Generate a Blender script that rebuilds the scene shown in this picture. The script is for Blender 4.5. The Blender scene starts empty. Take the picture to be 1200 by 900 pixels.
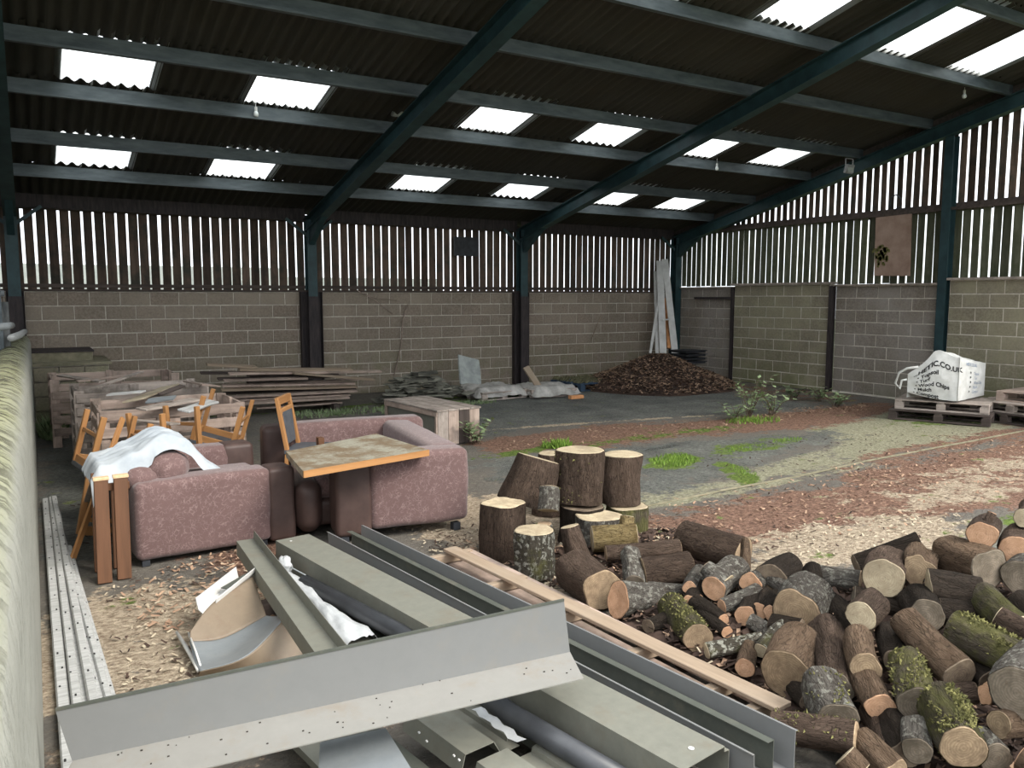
import bpy, bmesh, math, random
import numpy as np
from mathutils import Vector, Matrix, noise
random.seed(7)
sc = bpy.context.scene
C = sc.collection

# ---------------------------------------------------------------- camera
CH = 1.85
YAW = math.radians(31.1); PIT = math.atan(102/945.0)
cam_d = bpy.data.cameras.new('camera'); cam = bpy.data.objects.new('camera', cam_d); C.objects.link(cam)
cam_d.sensor_width = 36.0; cam_d.lens = 945/1200*36.0; cam_d.clip_start = 0.02; cam_d.clip_end = 300
cam.location = (0, 0, CH); cam.rotation_euler = (math.pi/2-PIT, 0, -YAW)
sc.camera = cam
# ---------------------------------------------------------------- light
world = bpy.data.worlds.new('overcast'); sc.world = world; world.use_nodes = True
wn = world.node_tree; wn.nodes.clear()
wo = wn.nodes.new('ShaderNodeOutputWorld'); bg = wn.nodes.new('ShaderNodeBackground')
tc = wn.nodes.new('ShaderNodeTexCoord'); sx = wn.nodes.new('ShaderNodeSeparateXYZ'); rp = wn.nodes.new('ShaderNodeValToRGB')
wn.links.new(tc.outputs['Generated'], sx.inputs[0]); wn.links.new(sx.outputs['Z'], rp.inputs[0])
rp.color_ramp.elements[0].color = (.62, .66, .70, 1); rp.color_ramp.elements[1].color = (1.15, 1.19, 1.23, 1)   # overcast: brightest overhead
wn.links.new(rp.outputs[0], bg.inputs[0]); wn.links.new(bg.outputs[0], wo.inputs[0])
bg.inputs[1].default_value = 1.0
sun_d = bpy.data.lights.new('sun', 'SUN'); sun = bpy.data.objects.new('sun', sun_d); C.objects.link(sun)
sun_d.energy = 1.5; sun_d.angle = math.radians(25); sun_d.color = (1, .95, .86)
sun.rotation_euler = (math.radians(48), 0, math.radians(28))     # hazy sun from behind and right of the camera
sc.view_settings.view_transform = 'Standard'; sc.view_settings.look = 'None'
sc.view_settings.gamma = 1; sc.view_settings.use_curve_mapping = False
sc.view_settings.exposure = 1.6

# ---------------------------------------------------------------- helpers
_F = Vector((math.sin(YAW)*math.cos(PIT), math.cos(YAW)*math.cos(PIT), -math.sin(PIT)))
_R = Vector((math.cos(YAW), -math.sin(YAW), 0)); _U = Vector((math.sin(YAW)*math.sin(PIT), math.cos(YAW)*math.sin(PIT), math.cos(PIT)))
def ray(u, v): return _F + _R*((u-600)/945) + _U*((450-v)/945)
def P(u, v, z=0.0):
    """the point of height z that the photograph shows at (u, v)"""
    r = ray(u, v); return Vector((0, 0, CH)) + r*((z-CH)/r.z)
def PY(u, v, y):
    r = ray(u, v); return Vector((0, 0, CH)) + r*(y/r.y)
def PX(u, v, x):
    r = ray(u, v); return Vector((0, 0, CH)) + r*(x/r.x)
def depth(p): return (Vector(p)-Vector((0, 0, CH))).dot(_F)

WM = {}
def place(o, M, parent=None):
    WM[o] = M
    if parent is not None:
        o.parent = parent; o.matrix_parent_inverse = WM[parent].inverted()
    o.matrix_basis = M
def thing(name, label, cat, loc=(0, 0, 0), group=None, kind=None):
    o = bpy.data.objects.new(name, None); C.objects.link(o); o.empty_display_size = .1
    place(o, Matrix.Translation(Vector(loc)))
    if label: o['label'] = label
    if cat: o['category'] = cat
    if group: o['group'] = group
    if kind: o['kind'] = kind
    return o
def tag(o, label=None, cat=None, group=None, kind=None):
    if label: o['label'] = label
    if cat: o['category'] = cat
    if group: o['group'] = group
    if kind: o['kind'] = kind
    return o
class MB:
    def __init__(s): s.v = []; s.f = []
    def add(s, vs, fs):
        n = len(s.v); s.v += [tuple(p) for p in vs]; s.f += [tuple(i+n for i in f) for f in fs]
    def box(s, x0, y0, z0, x1, y1, z1):
        s.add([(x0,y0,z0),(x1,y0,z0),(x1,y1,z0),(x0,y1,z0),(x0,y0,z1),(x1,y0,z1),(x1,y1,z1),(x0,y1,z1)],
              [(0,3,2,1),(4,5,6,7),(0,1,5,4),(1,2,6,5),(2,3,7,6),(3,0,4,7)])
    def bar(s, p0, p1, w, h, up=(0,0,1)):
        p0 = Vector(p0); p1 = Vector(p1); d = (p1-p0).normalized(); sd = d.cross(Vector(up))
        if sd.length < 1e-4: sd = d.cross(Vector((0,1,0)))
        sd.normalize(); u = sd.cross(d)
        q = [-sd*w/2-u*h/2, sd*w/2-u*h/2, sd*w/2+u*h/2, -sd*w/2+u*h/2]
        s.add([p0+a for a in q]+[p1+a for a in q], [(0,1,2,3),(7,6,5,4),(0,4,5,1),(1,5,6,2),(2,6,7,3),(3,7,4,0)])
    def tube(s, pts, r, n=8, caps=True):
        pts = [Vector(p) for p in pts]; N = len(pts); rs = r if isinstance(r, (list, tuple)) else [r]*N
        base = len(s.v); ref = Vector((.3,.2,1)).normalized()
        for i, p in enumerate(pts):
            d = (pts[min(i+1, N-1)]-pts[max(i-1, 0)]).normalized(); a = d.cross(ref)
            if a.length < 1e-3: a = d.cross(Vector((1,0,0)))
            a.normalize(); b = d.cross(a)
            for k in range(n):
                t = 2*math.pi*k/n; s.v.append(tuple(p+(a*math.cos(t)+b*math.sin(t))*rs[i]))
        for i in range(N-1):
            for k in range(n):
                k2 = (k+1) % n; o = base+i*n
                s.f.append((o+k, o+k2, o+n+k2, o+n+k))
        if caps:
            s.f.append(tuple(base+k for k in reversed(range(n)))); s.f.append(tuple(base+(N-1)*n+k for k in range(n)))
    def strip(s, p0, p1, prof, t, up=(0,0,1)):
        """a folded sheet: open 2D profile (side, up) of thickness t swept from p0 to p1"""
        p0 = Vector(p0); p1 = Vector(p1); d = (p1-p0).normalized(); sd = d.cross(Vector(up)).normalized(); u = sd.cross(d)
        pr = [Vector(a) for a in prof]; n = len(pr); off = []
        for i in range(n):
            a = (pr[i]-pr[i-1]).normalized() if i else None; b = (pr[i+1]-pr[i]).normalized() if i < n-1 else None
            nn = Vector((0, 0))
            for e in (a, b):
                if e is not None: nn += Vector((-e.y, e.x))
            nn.normalize(); e = a if a is not None else b
            c = max(.35, abs(nn.dot(Vector((-e.y, e.x)))))
            off.append(pr[i]+nn*t/c)
        for p in (p0, p1):
            for q in pr+off: s.v.append(tuple(p+sd*q.x+u*q.y))
        b = len(s.v)-4*n; m = 2*n
        for i in range(n-1):
            s.f += [(b+i, b+i+1, b+m+i+1, b+m+i), (b+n+i+1, b+n+i, b+m+n+i, b+m+n+i+1), (b+i, b+n+i, b+n+i+1, b+i+1), (b+m+i+1, b+m+n+i+1, b+m+n+i, b+m+i)]
        s.f += [(b, b+m, b+m+n, b+n), (b+n-1, b+n+n-1, b+m+n+n-1, b+m+n-1)]
def mesh(name, mb, mats, smooth=False):
    me = bpy.data.meshes.new(name); me.from_pydata(mb.v, [], mb.f)
    for m in (mats if isinstance(mats, (list, tuple)) else [mats]): me.materials.append(m)
    if smooth: me.polygons.foreach_set('use_smooth', [True]*len(me.polygons))
    me.update(); return me
def obj(name, mb, mat, parent=None, smooth=False, origin=None):
    """link world-space geometry as one object whose origin sits at its own base"""
    if origin is None:
        a = np.array(mb.v); lo = a.min(0); hi = a.max(0); origin = ((lo[0]+hi[0])/2, (lo[1]+hi[1])/2, lo[2])
    ox, oy, oz = origin
    mb.v = [(x-ox, y-oy, z-oz) for x, y, z in mb.v]
    o = bpy.data.objects.new(name, mesh(name, mb, mat, smooth)); C.objects.link(o)
    place(o, Matrix.Translation(Vector(origin)), parent); return o
def inst(name, me, M, parent=None):
    o = bpy.data.objects.new(name, me); C.objects.link(o); place(o, M, parent); return o
def frame(p0, p1, up=(0,0,1)):
    """matrix whose X runs from p0 to p1, Z near up, origin at p0"""
    p0 = Vector(p0); p1 = Vector(p1); x = (p1-p0).normalized(); y = Vector(up).cross(x)
    if y.length < 1e-3: y = Vector((0,1,0)).cross(x)
    y.normalize(); z = x.cross(y)
    return Matrix(((x.x,y.x,z.x,p0.x),(x.y,y.y,z.y,p0.y),(x.z,y.z,z.z,p0.z),(0,0,0,1)))
_bd = {}
def board_mesh(L, w, t, mat, rough=.0, bev=.003):
    key = (round(L,3), round(w,3), round(t,3), mat.name, rough)
    if rough == 0 and key in _bd: return _bd[key]
    bm = bmesh.new()
    nx = 1 if rough == 0 else 4
    vs = []
    for i in range(nx+1):
        x = L*i/nx; j = [random.uniform(-rough, rough) for _ in range(4)]
        for (a, b), e in zip(((-1,-1),(1,-1),(1,1),(-1,1)), j): vs.append(bm.verts.new((x, a*(w/2+e), b*(t/2+e*.3))))
    for i in range(nx):
        for k in range(4):
            o = i*4; k2 = (k+1) % 4; bm.faces.new((vs[o+k], vs[o+4+k], vs[o+4+k2], vs[o+k2]))
    bm.faces.new(vs[:4]); bm.faces.new(list(reversed(vs[-4:])))
    bmesh.ops.recalc_face_normals(bm, faces=bm.faces)
    if bev: bmesh.ops.bevel(bm, geom=bm.edges[:] if nx == 1 else [e for e in bm.edges if len(e.link_faces) == 2 and e.calc_face_angle(0) > .8], offset=min(bev, t*.3, w*.3), segments=1, affect='EDGES')
    me = bpy.data.meshes.new('board'); bm.to_mesh(me); bm.free(); me.materials.append(mat)
    if rough == 0: _bd[key] = me
    return me
def board(name, p0, p1, w, t, mat, parent=None, up=(0,0,1), rough=.0, bev=.003):
    L = (Vector(p1)-Vector(p0)).length
    return inst(name, board_mesh(L, w, t, mat, rough, bev), frame(p0, p1, up), parent)
def softbox(sx_, sy_, sz_, r, puff=0.0, seed=0, seg=4, div=8, wrinkle=.004):
    """upholstered block centred on its base, rounded edges of radius r"""
    H = (sx_/2, sy_/2, sz_/2); I = [h-r for h in H]
    def axis(k):
        a = [-I[k]-r*math.tan(math.pi/4*q/3) for q in (3,2,1)]; a += [-I[k]+2*I[k]*q/div for q in range(div+1)]; a += [I[k]+r*math.tan(math.pi/4*q/3) for q in (1,2,3)]; return a
    AX = [axis(k) for k in range(3)]; bm = bmesh.new()
    for k in range(3):
        u, w = (k+1) % 3, (k+2) % 3
        for sg in (-1, 1):
            g = []
            for a in AX[u]:
                row = []
                for b2 in AX[w]:
                    p = [0,0,0]; p[k] = sg*H[k]; p[u] = a; p[w] = b2
                    c = Vector([max(-I[q], min(I[q], p[q])) for q in range(3)]); n = (Vector(p)-c).normalized()
                    f = 1.0
                    for q in (u, w): f *= max(0, 1-(p[q]/H[q])**2)
                    q3 = c*5+Vector((seed*3.1, seed, 0))
                    row.append(bm.verts.new(c+n*(r+puff*f+noise.noise(q3)*wrinkle*1.5+noise.noise(q3*3)*wrinkle*.6)))
                g.append(row)
            for a in range(len(g)-1):
                for b2 in range(len(g[0])-1):
                    q = (g[a][b2], g[a+1][b2], g[a+1][b2+1], g[a][b2+1]); bm.faces.new(q if sg > 0 else tuple(reversed(q)))
    bmesh.ops.remove_doubles(bm, verts=bm.verts, dist=.0012)
    for v in bm.verts: v.co.z += sz_/2
    me = bpy.data.meshes.new('soft'); bm.to_mesh(me); bm.free()
    me.polygons.foreach_set('use_smooth', [True]*len(me.polygons))
    return me
def soft(name, loc, rotz, dims, r, mat, parent, puff=0, seed=0, tilt=(0,0), div=8):
    me = softbox(*dims, r, puff, seed, div=div); me.materials.append(mat)
    o = inst(name, me, Matrix.Translation(Vector(loc)) @ Matrix.Rotation(rotz, 4, 'Z') @ Matrix.Rotation(tilt[0], 4, 'X') @ Matrix.Rotation(tilt[1], 4, 'Y'), parent)
    return o

# ---------------------------------------------------------------- materials
def mat(name, rough=.8, metal=0, spec=.3):
    m = bpy.data.materials.new(name); m.use_nodes = True; nt = m.node_tree; b = nt.nodes['Principled BSDF']
    b.inputs['Roughness'].default_value = rough; b.inputs['Metallic'].default_value = metal
    b.inputs['Specular IOR Level'].default_value = spec
    return m, nt, b
def N(nt, t, **kw):
    n = nt.nodes.new(t)
    for k, v in kw.items(): setattr(n, k, v)
    return n
def objcoord(nt, scale=(1,1,1), rand=True):
    t = N(nt, 'ShaderNodeTexCoord'); mp = N(nt, 'ShaderNodeMapping'); mp.inputs['Scale'].default_value = scale
    nt.links.new(t.outputs['Object'], mp.inputs[0])
    if rand:
        oi = N(nt, 'ShaderNodeObjectInfo'); mu = N(nt, 'ShaderNodeMath', operation='MULTIPLY'); mu.inputs[1].default_value = 37
        nt.links.new(oi.outputs['Random'], mu.inputs[0]); nt.links.new(mu.outputs[0], mp.inputs['Location'])
    return mp.outputs[0]
def wpos(nt, scale=(1,1,1)):
    g = N(nt, 'ShaderNodeNewGeometry'); mp = N(nt, 'ShaderNodeMapping'); mp.inputs['Scale'].default_value = scale
    nt.links.new(g.outputs['Position'], mp.inputs[0]); return mp.outputs[0]
def nz(nt, vec, scale, detail=4, rough=.6):
    n = N(nt, 'ShaderNodeTexNoise'); n.inputs['Scale'].default_value = scale; n.inputs['Detail'].default_value = detail; n.inputs['Roughness'].default_value = rough
    nt.links.new(vec, n.inputs['Vector']); return n.outputs['Fac']
def nzc(nt, vec, scale, detail=4, rough=.6, lo=.34, hi=.66):
    m = N(nt, 'ShaderNodeMapRange'); m.inputs[1].default_value = lo; m.inputs[2].default_value = hi
    nt.links.new(nz(nt, vec, scale, detail, rough), m.inputs[0]); return m.outputs[0]
def ramp(nt, fac, stops):
    r = N(nt, 'ShaderNodeValToRGB'); e = r.color_ramp.elements
    while len(e) < len(stops): e.new(.5)
    for i, (p, c) in enumerate(stops): e[i].position = p; e[i].color = (*c, 1) if len(c) == 3 else c
    nt.links.new(fac, r.inputs[0]); return r.outputs[0]
def mix(nt, fac, a, b, mode='MIX'):
    m = N(nt, 'ShaderNodeMix', data_type='RGBA', blend_type=mode)
    for s, k in ((fac, 0), (a, 6), (b, 7)):
        if isinstance(s, (int, float)): m.inputs[k].default_value = s
        elif isinstance(s, tuple): m.inputs[k].default_value = (*s, 1)
        else: nt.links.new(s, m.inputs[k])
    return m.outputs[2]
def math_(nt, op, a, b=None, clamp=False):
    m = N(nt, 'ShaderNodeMath', operation=op, use_clamp=clamp)
    for s, k in ((a, 0), (b, 1)):
        if s is None: continue
        if isinstance(s, (int, float)): m.inputs[k].default_value = s
        else: nt.links.new(s, m.inputs[k])
    return m.outputs[0]
def bump(nt, b, h, strength=.5, dist=.01):
    n = N(nt, 'ShaderNodeBump'); n.inputs['Strength'].default_value = strength; n.inputs['Distance'].default_value = dist
    nt.links.new(h, n.inputs['Height']); nt.links.new(n.outputs[0], b.inputs['Normal'])
def setc(nt, b, c):
    if isinstance(c, tuple): b.inputs['Base Color'].default_value = (*c, 1)
    else: nt.links.new(c, b.inputs['Base Color'])
def rnd(nt):
    return N(nt, 'ShaderNodeObjectInfo').outputs['Random']
def simple(name, c1, c2, scale=8, rough=.8, metal=0, bs=.3, bd=.004, stretch=(1,1,1), spec=.3, var=0.0, detail=5, lo=.3, hi=.7):
    m, nt, b = mat(name, rough, metal, spec)
    v = objcoord(nt, stretch); f = nz(nt, v, scale, detail)
    c = ramp(nt, f, [(lo, c1), (hi, c2)])
    if var:
        vv = math_(nt, 'ADD', math_(nt, 'MULTIPLY', rnd(nt), var*2), 1-var)
        hs = N(nt, 'ShaderNodeHueSaturation'); nt.links.new(vv, hs.inputs['Value']); nt.links.new(c, hs.inputs['Color']); c = hs.outputs[0]
    setc(nt, b, c)
    if bs: bump(nt, b, nz(nt, v, scale*3, 4), bs, bd)
    return m
def wood(name, c1, c2, grain=40, rough=.75, var=.12, stain=None, bs=.25):
    """grain along local X"""
    m, nt, b = mat(name, rough, 0, .25)
    v = objcoord(nt, (1.2, grain*.5, grain*.5)); f = nz(nt, v, 1.2, 6, .65)
    c = ramp(nt, f, [(.28, c1), (.72, c2)])
    if stain:
        v2 = objcoord(nt, (1, 1, 1)); f2 = nz(nt, v2, 3.2, 5, .7)
        c = mix(nt, math_(nt, 'MULTIPLY', ramp(nt, f2, [(.46, (0,0,0)), (.66, (1,1,1))]), .8), c, stain)
    if var:
        vv = math_(nt, 'ADD', math_(nt, 'MULTIPLY', rnd(nt), var*2), 1-var)
        hs = N(nt, 'ShaderNodeHueSaturation'); nt.links.new(vv, hs.inputs['Value']); nt.links.new(c, hs.inputs['Color']); c = hs.outputs[0]
    setc(nt, b, c); bump(nt, b, f, bs, .004)
    return m

M = {}
# blocks
def block_mat(name, c1, c2, c3, moss=.25):
    m, nt, b = mat(name, .93, 0, .15)
    v = objcoord(nt); w = wpos(nt)
    f = nzc(nt, v, 30, 6, .7); big = nz(nt, w, .9, 4, .6)
    c = mix(nt, f, c1, c2)
    c = mix(nt, math_(nt, 'MULTIPLY', rnd(nt), .8), c, c3)
    c = mix(nt, ramp(nt, big, [(.4, (0,0,0)), (.65, (.8,.8,.8))]), c, mix(nt, f, (.15,.122,.095), (.26,.22,.175)))
    # algae low on the wall
    sp = N(nt, 'ShaderNodeSeparateXYZ'); g = N(nt, 'ShaderNodeNewGeometry'); nt.links.new(g.outputs['Position'], sp.inputs[0])
    low = math_(nt, 'SUBTRACT', 1.0, math_(nt, 'MULTIPLY', sp.outputs['Z'], .85), True)
    mf = math_(nt, 'MULTIPLY', math_(nt, 'MULTIPLY', low, ramp(nt, nz(nt, w, 2.1, 5, .7), [(.38, (0,0,0)), (.62, (1,1,1))])), moss*2.2, True)
    c = mix(nt, mf, c, (.13,.14,.055))
    setc(nt, b, c); bump(nt, b, nz(nt, v, 90, 3, .8), .5, .004)
    return m
M['block'] = block_mat('concrete_block', (.175,.137,.108), (.31,.25,.20), (.32,.27,.215))
M['block_grey'] = block_mat('grey_block', (.20,.17,.15), (.355,.315,.28), (.33,.295,.265), .15)
M['block_green'] = block_mat('green_block', (.21,.19,.125), (.35,.325,.23), (.35,.32,.22), .3)
M['mortar'] = simple('mortar', (.40,.355,.30), (.62,.56,.48), 14, .95, bs=.6, bd=.006)
M['mortar_light'] = simple('mortar_pale', (.50,.45,.39), (.76,.70,.61), 14, .95, bs=.6, bd=.006)
M['teal'] = simple('teal_paint', (.012,.030,.036), (.027,.064,.070), 5, .55, 0, .15, .003, spec=.4)
M['purlin'] = simple('purlin_steel', (.05,.062,.07), (.12,.14,.15), 3, .5, .2, .1, .002, (1,4,4), spec=.4)
M['black_steel'] = simple('stained_steel', (.018,.016,.017), (.06,.045,.045), 4, .7, 0, .3, .004, (6,6,1))
M['slat'] = wood('slat_wood', (.05,.034,.026), (.14,.098,.075), 18, .9, .4, (.035,.04,.032))
M['slat_green'] = wood('green_slat_wood', (.05,.055,.035), (.13,.13,.09), 18, .9, .3, (.05,.06,.03))
# roof sheets
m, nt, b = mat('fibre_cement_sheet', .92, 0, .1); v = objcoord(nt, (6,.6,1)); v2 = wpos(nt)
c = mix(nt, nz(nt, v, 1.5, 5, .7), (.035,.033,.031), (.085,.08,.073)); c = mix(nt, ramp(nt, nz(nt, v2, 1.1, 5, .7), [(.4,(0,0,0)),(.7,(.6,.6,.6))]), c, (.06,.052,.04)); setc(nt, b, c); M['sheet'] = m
m = bpy.data.materials.new('translucent_sheet'); m.use_nodes = True; nt = m.node_tree; nt.nodes.clear()
out = N(nt, 'ShaderNodeOutputMaterial'); tr = N(nt, 'ShaderNodeBsdfTranslucent'); df = N(nt, 'ShaderNodeBsdfDiffuse'); ms = N(nt, 'ShaderNodeMixShader'); ms.inputs[0].default_value = .12
v = objcoord(nt, (5,.5,1)); cc = mix(nt, nz(nt, v, 2, 4), (.62,.66,.66), (.9,.93,.93)); nt.links.new(cc, tr.inputs[0]); df.inputs[0].default_value = (.7,.72,.7,1)
nt.links.new(tr.outputs[0], ms.inputs[1]); nt.links.new(df.outputs[0], ms.inputs[2]); nt.links.new(ms.outputs[0], out.inputs[0]); M['skylight'] = m
# woods
M['plank'] = wood('fresh_plank', (.22,.165,.115), (.36,.275,.20), 40, .8, .08, (.30,.24,.18))
M['old_plank'] = wood('weathered_plank', (.27,.20,.165), (.54,.42,.35), 30, .85, .2, (.20,.16,.13))
M['grey_plank'] = wood('grey_plank', (.27,.22,.19), (.54,.46,.40), 30, .88, .2, (.15,.13,.11))
M['dark_plank'] = wood('dark_plank', (.045,.035,.03), (.11,.085,.075), 30, .9, .25)
M['chair_wood'] = wood('orange_beech', (.27,.125,.045), (.42,.215,.085), 30, .5, .12, bs=.08)
M['chair_end'] = simple('pale_end_grain', (.55,.36,.2), (.72,.52,.32), 30, .6, bs=.05)
M['brown_board'] = wood('brown_board', (.08,.038,.02), (.15,.07,.036), 30, .55, .1, bs=.08)
M['table_top'] = None
m, nt, b = mat('mouldy_table_top', .8, 0, .2); v = objcoord(nt); v2 = objcoord(nt, (1,14,14))
c = mix(nt, nz(nt, v2, 2, 5), (.12,.085,.055), (.20,.15,.095)); c = mix(nt, ramp(nt, nz(nt, v, 4.5, 6, .7), [(.42,(0,0,0)),(.58,(1,1,1))]), c, mix(nt, nz(nt, v, 30, 4), (.19,.175,.125), (.34,.325,.27))); c = mix(nt, ramp(nt, nz(nt, v, 55, 3, .8), [(.62,(0,0,0)),(.68,(1,1,1))]), c, (.05,.04,.03)); setc(nt, b, c); bump(nt, b, nz(nt, v, 60, 4), .3, .003); M['table_top'] = m
# fabrics
def fabric(name, c1, c2, c3):
    m, nt, b = mat(name, .95, 0, .15); v = objcoord(nt, (1,1,1), False)
    vo = N(nt, 'ShaderNodeTexVoronoi', feature='DISTANCE_TO_EDGE'); vo.inputs['Scale'].default_value = 42; nt.links.new(mix(nt, .12, v, N_color(nt, v)), vo.inputs['Vector'])
    line = ramp(nt, vo.outputs['Distance'], [(.02,(1,1,1)),(.12,(0,0,0))]); br = ramp(nt, nz(nt, v, 24, 3), [(.42,(0,0,0)),(.6,(1,1,1))])
    f = mix(nt, 1.0, line, br, 'MULTIPLY'); c = mix(nt, nz(nt, v, 3, 5), c1, c2)
    c = mix(nt, math_(nt, 'MULTIPLY', f, .55), c, c3); setc(nt, b, c); bump(nt, b, nz(nt, v, 160, 3), .35, .003)
    b.inputs['Sheen Weight'].default_value = .25; b.inputs['Sheen Roughness'].default_value = .5
    return m
def N_color(nt, v):
    n = N(nt, 'ShaderNodeTexNoise'); n.inputs['Scale'].default_value = 9; nt.links.new(v, n.inputs['Vector']); return n.outputs['Color']
M['mauve'] = fabric('mauve_chenille', (.105,.064,.06), (.16,.10,.095), (.27,.195,.185))
M['brown_leather'] = simple('brown_leatherette', (.045,.026,.022), (.075,.045,.038), 6, .55, 0, .15, .002, spec=.4)
M['cloth'] = simple('pale_sheet', (.29,.325,.36), (.44,.465,.49), 5, .95, 0, .3, .004)
M['grey_pad'] = simple('grey_pad', (.05,.055,.065), (.09,.095,.105), 20, .6)
# metals
def sheetmetal(name, c1, c2, rough=.55, stain=(.2,.17,.12), amt=.35, metal=.0):
    m, nt, b = mat(name, rough, metal, .4); v = objcoord(nt, (1,1,1)); v2 = objcoord(nt, (2,2,2))
    c = mix(nt, nz(nt, v2, 9, 5, .7), c1, c2); c = mix(nt, math_(nt, 'MULTIPLY', ramp(nt, nz(nt, v, 6, 7, .75), [(.52,(0,0,0)),(.75,(1,1,1))]), amt), c, stain)
    setc(nt, b, c); bump(nt, b, nz(nt, v, 40, 4), .06, .002); return m
M['grey_steel'] = sheetmetal('grey_coated_steel', (.155,.157,.155), (.182,.183,.18), .5, (.21,.18,.14), .3)
M['toplit_dirty_steel'] = sheetmetal('toplit_dirty_steel', (.195,.188,.172), (.24,.232,.212), .6, (.20,.15,.10), .5)  # lighter flange copy: light from above put into the colour, plus brown dirt
M['green_steel'] = sheetmetal('dusty_olive_steel', (.12,.12,.10), (.20,.198,.162), .7, (.15,.12,.085), .6)
M['dark_steel'] = sheetmetal('dark_olive_steel', (.05,.055,.045), (.085,.09,.075), .6)
M['rust_steel'] = sheetmetal('stained_tan_steel', (.15,.115,.08), (.22,.17,.12), .5, (.13,.075,.045), .6)
M['galv'] = sheetmetal('galvanised', (.17,.185,.195), (.25,.27,.28), .45, (.3,.3,.28), .3, .2)
M['pvc'] = simple('dusty_white_pvc', (.27,.27,.26), (.46,.46,.45), 12, .55, bs=.1, bd=.002, stretch=(.5,5,5), lo=.3, hi=.6)
M['white_pvc'] = simple('white_pvc', (.50,.49,.47), (.66,.65,.63), 6, .45, bs=.05)
M['slot'] = simple('black_slot', (.012,.012,.012), (.03,.03,.03), 20, .8, bs=0)
M['pipe'] = simple('black_pipe', (.022,.024,.028), (.06,.063,.07), 5, .42, bs=.05, spec=.5)
M['film'] = simple('plastic_film', (.33,.34,.35), (.52,.53,.53), 6, .4, bs=.5, bd=.01, spec=.5)
M['debris'] = simple('debris_black', (.02,.018,.015), (.07,.06,.05), 12, .95)
# log materials
def bark(name, c1, c2, c3, moss=0.0, lichen=0.0):
    m, nt, b = mat(name, .95, 0, .12)
    v = objcoord(nt, (.35,1,1)); vf = objcoord(nt)
    v = objcoord(nt, (.22,1,1)); n0 = N_color(nt, v)
    vo = N(nt, 'ShaderNodeTexVoronoi', feature='DISTANCE_TO_EDGE'); vo.inputs['Scale'].default_value = 75; nt.links.new(mix(nt, .16, v, n0), vo.inputs['Vector'])
    n1 = nzc(nt, v, 40, 7, .8); n3 = nzc(nt, vf, 26, 5, .75)
    cr = math_(nt, 'ADD', ramp(nt, vo.outputs['Distance'], [(.0,(0,0,0)),(.16,(1,1,1))]), math_(nt, 'MULTIPLY', n3, .8), True)
    c = mix(nt, n1, c1, c2); c = mix(nt, ramp(nt, nz(nt, vf, 9, 5, .7), [(.42,(0,0,0)),(.66,(1,1,1))]), c, mix(nt, n3, c3, c1))
    c = mix(nt, cr, mix(nt, .75, c, (.02,.016,.012)), c)
    if lichen: c = mix(nt, math_(nt, 'MULTIPLY', ramp(nt, nz(nt, vf, 34, 3, .6), [(.54,(0,0,0)),(.60,(1,1,1))]), lichen), c, (.48,.47,.40))
    if moss:
        g = N(nt, 'ShaderNodeNewGeometry'); sp = N(nt, 'ShaderNodeSeparateXYZ'); nt.links.new(g.outputs['Position'], sp.inputs[0])
        mf = ramp(nt, nz(nt, vf, 7, 5, .7), [(.62-.3*moss,(0,0,0)),(.78-.3*moss,(1,1,1))])
        c = mix(nt, math_(nt, 'MULTIPLY', mf, .9), c, mix(nt, n1, (.06,.062,.02), (.19,.18,.07)))
    vv = math_(nt, 'ADD', math_(nt, 'MULTIPLY', rnd(nt), .4), .8)
    hs = N(nt, 'ShaderNodeHueSaturation'); nt.links.new(vv, hs.inputs['Value']); nt.links.new(c, hs.inputs['Color']); setc(nt, b, hs.outputs[0])
    bump(nt, b, math_(nt, 'ADD', math_(nt, 'MULTIPLY', cr, .8), n1), 1.0, .02)
    return m
M['bark_brown'] = bark('brown_bark', (.072,.049,.036), (.194,.137,.104), (.122,.086,.065))
M['bark_grey'] = bark('grey_bark', (.094,.083,.072), (.238,.216,.187), (.144,.122,.101), 0, .5)
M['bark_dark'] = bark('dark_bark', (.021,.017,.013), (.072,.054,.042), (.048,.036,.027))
M['bark_tan'] = bark('tan_bark', (.144,.094,.061), (.302,.209,.144), (.187,.130,.086))
M['bark_moss'] = bark('mossy_bark', (.068,.056,.038), (.195,.165,.120), (.112,.090,.068), .75)
M['bark_lichen'] = bark('lichen_bark', (.072,.064,.048), (.192,.168,.136), (.120,.104,.080), .35, 1.0)
M['bark_yellow'] = bark('yellow_bark', (.225,.158,.068), (.465,.360,.180), (.165,.120,.068))
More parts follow.
